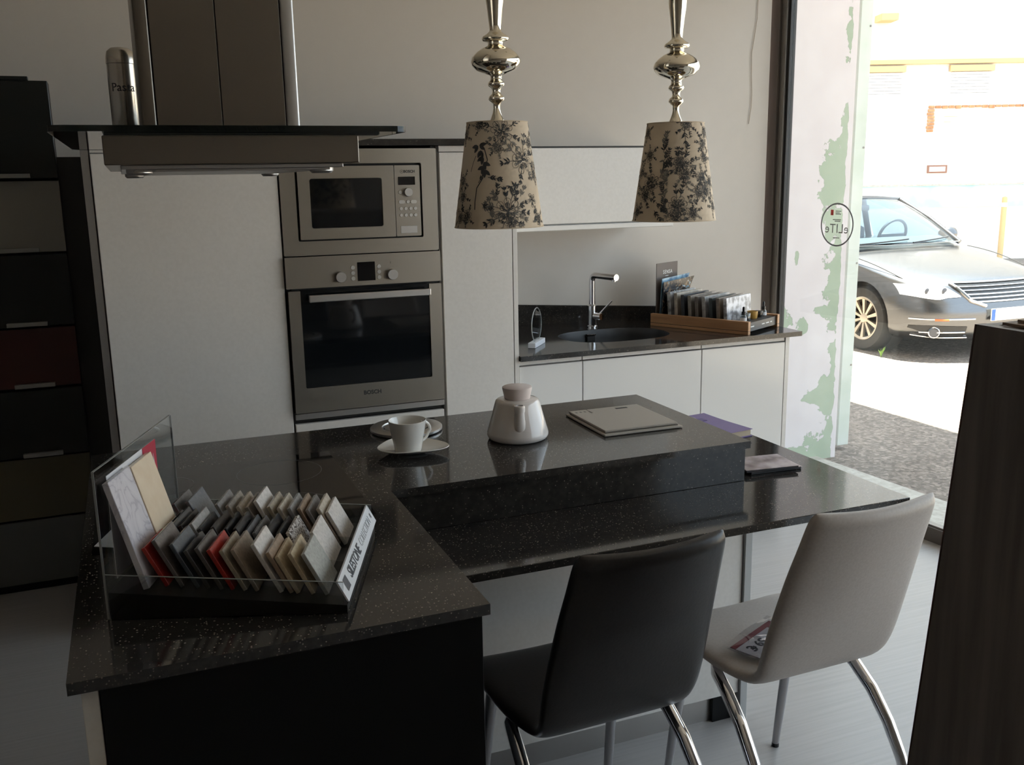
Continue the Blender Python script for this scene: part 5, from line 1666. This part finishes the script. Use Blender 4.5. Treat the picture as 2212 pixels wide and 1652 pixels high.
wsm = MB()


def wsp(u, v):
    w = -1 + 2 * u
    hw = A0[0] - 0.01 + (A1[0] - A0[0]) * v
    s = A0[1] + (A1[1] - A0[1]) * v - 0.11 * (1 - w * w) * (1 - 0.5 * v)
    z = A0[2] + (A1[2] - A0[2]) * v + 0.03 * (1 - w * w) * v + 0.03 * math.sin(math.pi * v)
    return C(w * hw, s, z)


wsm.grid(wsp, 15, 11)
build('windscreen', wsm, 'car_glass', car, smooth=True)
sl = MB()
sl.tube([Vector(wsp(1.0, k / 10)) + Vector((0.004, -0.006, 0.006)) for k in range(11)], 0.008, 8)
sl.tube([Vector(wsp(0.0, k / 10)) + Vector((-0.004, -0.006, 0.006)) for k in range(11)], 0.008, 8)
build('screen_seal', sl, 'black_plastic', car, smooth=True)
rw = MB()


def rwp(u, v):
    w = -1 + 2 * u
    hw = B0[0] - 0.03 + (B1[0] - B0[0]) * v
    return C(w * hw, B0[1] + (B1[1] - B0[1]) * v + 0.08 * (1 - w * w), B0[2] + (B1[2] - B0[2]) * v + 0.04 * math.sin(math.pi * v) + 0.03 * v * (1 - w * w))


rw.grid(rwp, 11, 7)
build('rear_window', rw, 'car_glass', car, smooth=True)
for (w0, w1, dz) in ((-0.62, -0.02, 0.0), (0.0, 0.60, 0.0)):
    pth = []
    for k in range(6):
        w = w0 + (w1 - w0) * k / 5
        v = 0.03 + 0.06 * k / 5
        p = Vector(wsp((w / (A0[0] - 0.01) + 1) / 2, v)) + Vector((0, -0.012, 0.012))
        pth.append(p)
    build('wiper', MB().tube(pth, 0.008, 6), 'black_plastic', car)
cw = MB()
for k in range(16):
    u0, u1 = k / 16, (k + 1) / 16
    a, b_ = Vector(wsp(u0, 0)), Vector(wsp(u1, 0))
    cw.poly([a + Vector((0, -0.05, 0.012)), b_ + Vector((0, -0.05, 0.012)), b_ + Vector((0, 0.01, 0.016)), a + Vector((0, 0.01, 0.016))])
build('scuttle', cw, 'black_plastic', car)
M['cabin'] = mat('cabin_trim', (0.06, 0.065, 0.075), 0.6)
db = MB()
db.grid(lambda u, v: C(-0.66 + 1.32 * u, 1.42 + 0.42 * v, 0.985 + 0.055 * math.sin(math.pi * min(1, v * 1.05)) - 0.08 * v ** 4), 12, 10)
build('dashboard', db, 'cabin', car, smooth=True)
stw = MB()
cc = Vector(C(0.36, 1.93, 1.02))
stw.tube([cc + Vector((0.185 * math.cos(2 * math.pi * k / 28), -0.06 * math.sin(2 * math.pi * k / 28), 0.175 * math.sin(2 * math.pi * k / 28))) for k in range(29)], 0.016, 8, False)
stw.box(cc.x - 0.17, cc.x + 0.17, cc.y - 0.015, cc.y + 0.015, cc.z - 0.03, cc.z + 0.03, 0.01)
build('steering_wheel', stw, 'cabin', car, smooth=True)
for wx in (-0.36, 0.36):
    st_ = MB().box(CX0 + wx - 0.24, CX0 + wx + 0.24, CY0 + 2.60, CY0 + 2.74, CZ0 + 0.45, CZ0 + 1.10, 0.05, 2)
    st_.box(CX0 + wx - 0.13, CX0 + wx + 0.13, CY0 + 2.66, CY0 + 2.76, CZ0 + 1.13, CZ0 + 1.29, 0.03, 2)
    build('seat', st_, 'cabin', car, smooth=True)
build('rear_mirror', MB().box(CX0 - 0.11, CX0 + 0.11, CY0 + 2.02, CY0 + 2.05, CZ0 + 1.30, CZ0 + 1.36, 0.01), 'cabin', car)
# front details
M['lamp_glass'] = mat('headlamp_lens', (0.75, 0.76, 0.78), 0.08, 0.2, coat=1.0)
M['lamp_dark'] = mat('headlamp_dark', (0.08, 0.08, 0.09), 0.3)
M['orange'] = mat('orange_reflector', (0.60, 0.16, 0.05), 0.3)


def strip(fn_t, fn_b, w0, w1, nu=16, nv=6, off=0.006):
    mb = MB()
    mb.grid(lambda u, v: on_front(w0 + (w1 - w0) * u, fn_b(u) + (fn_t(u) - fn_b(u)) * v, off), nu, nv)
    return mb


def lin(pts):
    def f(u):
        for (a, p), (b_, q_) in zip(pts, pts[1:]):
            if u <= b_:
                return p + (q_ - p) * (u - a) / (b_ - a)
        return pts[-1][1]
    return f


for sg in (-1, 1):
    hl = build('headlamp', strip(lin([(0, 0.595), (0.25, 0.668), (0.55, 0.692), (1, 0.690)]), lin([(0, 0.585), (0.3, 0.578), (0.5, 0.560), (0.7, 0.572), (1, 0.600)]), sg * 0.52, sg * 0.893, 20, 7, 0.010), 'lamp_glass', car, smooth=True)
    for w_, r_ in ((0.64, 0.034), (0.76, 0.030)):
        p = on_front(sg * w_, 0.632, 0.011)
        build('reflector', MB().lathe([(0, 0.003), (r_ * 0.5, 0.006), (r_, 0.0)], 20, mtx=T(*p) @ RX(math.pi / 2)), 'lamp_dark', hl, smooth=True)
    build('fog_slot', strip(lin([(0, 0.320), (0.7, 0.330), (1, 0.325)]), lin([(0, 0.225), (0.6, 0.225), (1, 0.300)]), sg * 0.46, sg * 0.86, 18, 5, 0.004), 'black_plastic', car, smooth=True)
    for zz, w0, w1, r_ in ((0.388, 0.40, 0.865, 0.008), (0.268, 0.47, 0.80, 0.008), (0.214, 0.42, 0.82, 0.006)):
        build('chrome_strip', MB().tube([on_front(sg * (w0 + (w1 - w0) * k / 9), zz + (0.02 * max(0, k - 6) / 3 if zz < 0.25 else 0), 0.008) for k in range(10)], r_, 8), 'chrome', car, smooth=True)
    build('side_reflector', MB().tube([on_front(sg * (0.63 + 0.10 * k / 5), 0.384, 0.012) for k in range(6)], 0.011, 8), 'orange', car, smooth=True)
    p = on_front(sg * 0.715, 0.272, 0.012)
    fg = build('fog_lamp', MB().lathe([(0, 0.006), (0.040, 0.004), (0.044, 0.0), (0, 0.0)], 24, mtx=T(*p) @ RZ(sg * 0.5) @ RX(math.pi / 2)), 'lamp_dark', car, smooth=True)
    build('fog_ring', MB().lathe([(0.042, 0.0), (0.044, 0.010), (0.052, 0.008), (0.054, 0.0)], 24, mtx=T(*p) @ RZ(sg * 0.5) @ RX(math.pi / 2)), 'chrome', fg, smooth=True)
gr = build('grille', MB(), 'gap', car)


def gw(z):
    return 0.40 + (z - 0.525) / (0.690 - 0.525) * 0.135


mb = MB()
mb.grid(lambda u, v: on_front((-1 + 2 * u) * gw(0.528 + 0.160 * v), 0.528 + 0.160 * v, 0.005), 16, 8)
bpy.data.objects.remove(gr)
gr = build('grille', mb, 'black_plastic', car, smooth=True)
for k in range(5):
    zz = 0.540 + 0.032 * k
    build('grille_slat', MB().tube([on_front((-1 + 2 * i / 16) * (gw(zz) - 0.006), zz, 0.012) for i in range(17)], 0.0075, 6), 'chrome', gr, smooth=True)
fr_ = []
for i in range(17):
    fr_.append(on_front((-1 + 2 * i / 16) * gw(0.700), 0.702, 0.008))
build('grille_frame', MB().tube(fr_, 0.011, 8), 'chrome', gr, smooth=True)
for sg in (-1, 1):
    build('grille_frame', MB().tube([on_front(sg * (gw(0.70 - 0.20 * i / 8) + 0.012 - 0.10 * max(0, i - 6) / 2), 0.70 - 0.20 * i / 8, 0.008) for i in range(9)], 0.017, 8), 'chrome', gr, smooth=True)
pl = MB().box(CX0 - 0.26, CX0 + 0.26, CY0 - 0.022, CY0 - 0.010, CZ0 + 0.365, CZ0 + 0.475, 0.002)
M['plate_white'] = mat('plate_white', (0.75, 0.75, 0.75), 0.4)
M['plate_blue'] = mat('plate_blue', (0.03, 0.12, 0.55), 0.4)
plo = build('number_plate', pl, 'plate_white', car)
build('plate_band', MB().box(CX0 - 0.257, CX0 - 0.215, CY0 - 0.0235, CY0 - 0.0221, CZ0 + 0.369, CZ0 + 0.471), 'plate_blue', plo)

# ================================================================== house across the junction
B0_ = Vector((16, 13.9, 0))
bd_ = Vector((-0.934, 0.356, 0)).normalized()
B_RZ = math.atan2(bd_.y, bd_.x) + math.pi      # local x runs to the right, local -y faces the street corner
HB = thing('building', 'sunlit white street house with shutters across the road', 'building', (B0_.x, B0_.y, -0.10), B_RZ)
M['house_wall'] = noise_col(mat('house_plaster', (0.78, 0.74, 0.68), 0.85), 2, (0.74, 0.69, 0.62), (0.82, 0.79, 0.74))
M['cyan'] = noise_col(mat('cyan_paint', (0.30, 0.62, 0.68), 0.7), 1.5, (0.40, 0.68, 0.74), (0.62, 0.80, 0.82), 0.4, 0.6)
M['ochre'] = mat('ochre_trim', (0.62, 0.42, 0.20), 0.7)
M['brick'] = noise_col(mat('bare_brick', (0.45, 0.22, 0.10), 0.85), 12, (0.35, 0.16, 0.07), (0.52, 0.28, 0.14))
M['sign_dark'] = mat('street_sign_brown', (0.25, 0.12, 0.08), 0.6)


def hb(name, s0, s1, y0, y1, z0, z1, m, bev=0.0, parent=None):
    """s measured to the left in the picture; local x = -s"""
    return build(name, MB().box(-s1, -s0, y0, y1, z0 + 0.1, z1 + 0.1, bev), m, parent or HB, local=True)


hb('wall', -14, 14, 0.0, 6.0, -0.1, 8.5, 'house_wall')
hb('dado', -14, 14, -0.02, -0.001, 0.92, 1.33, 'cyan')
hb('dado_cap', -14, 14, -0.05, -0.001, 1.33, 1.365, 'threshold')
hb('cornice', -14, 14, -0.10, -0.001, 3.58, 3.66, 'ochre')
for s0, s1 in ((-1.9, -1.0), (0.56, 1.40), (2.24, 3.10), (4.0, 4.9)):
    w_ = hb('window', s0, s1, -0.03, -0.001, 2.96, 3.54, 'house_wall')
    hb('shutter_box', s0, s1, -0.09, -0.001, 3.44, 3.55, 'ochre', 0.0, w_)
    for k in range(8):
        hb('shutter_slat', s0 + 0.04, s1 - 0.04, -0.055, -0.031, 3.00 + 0.055 * k, 3.045 + 0.055 * k, 'paper', 0.004, w_)
rb = random.Random(5)
for k in range(16):                                   # bare bricks where the plaster has come off
    s0 = -0.30 + 0.128 * k
    hb('brick', s0, s0 + 0.115, -0.025, -0.001, 2.775 + rb.uniform(-0.012, 0.012), 2.825, 'brick', 0.006)
for k in range(7):
    z0 = 2.34 + 0.062 * k
    hb('brick', 1.62 - 0.02 * rb.random(), 1.74 + 0.02 * rb.random(), -0.025, -0.001, z0, z0 + 0.05, 'brick', 0.006)
for k in range(9):
    hb('brick', 0.2 + rb.random() * 1.1, 1.42, -0.008, -0.001, 2.5 + 0.02 * k, 2.508 + 0.02 * k, 'ochre') if k in (1, 6) else None
sg_ = hb('street_sign', 1.29, 1.68, -0.02, -0.001, 1.57, 1.72, 'sign_dark', 0.004)
hb('sign_face', 1.33, 1.64, -0.024, -0.0205, 1.60, 1.69, 'house_wall', 0.0, sg_)
hb('eave_bracket', 2.55, 2.86, -0.35, -0.001, 4.33, 4.45, 'ochre')
po = thing('bollard', 'thin ochre street bollard in front of the house across the road', 'bollard', tuple(B0_ + bd_ * 0.32 + Vector((-0.356 * 0.4, -0.934 * 0.4, -0.10))), B_RZ)
build('post', MB().lathe([(0, 0), (0.055, 0), (0.05, 0.02), (0.05, 1.16), (0.045, 1.20), (0, 1.22)], 16), 'ochre', po, local=True, smooth=True)
build('post_band', MB().lathe([(0.052, 1.02), (0.053, 1.03), (0.053, 1.09), (0.052, 1.10)], 16), 'paper', po, local=True, smooth=True)
# kerb-side weed by the car wheel
wd = thing('weed', 'small green weed growing at the car front wheel', 'plant', C(-0.98, 0.55, 0.0))
M['weed'] = mat('weed_green', (0.16, 0.30, 0.05), 0.6)
rw_ = random.Random(2)
for k in range(9):
    a = rw_.random() * 6.28
    ln = rw_.uniform(0.05, 0.10)
    pth = [(0.3 * ln * t * math.cos(a) * (0.4 + t), 0.3 * ln * t * math.sin(a) * (0.4 + t), ln * t) for t in (0, 0.35, 0.7, 1.0)]
    build('blade', MB().tube(pth, [0.004, 0.005, 0.004, 0.001], 5), 'weed', wd, local=True)
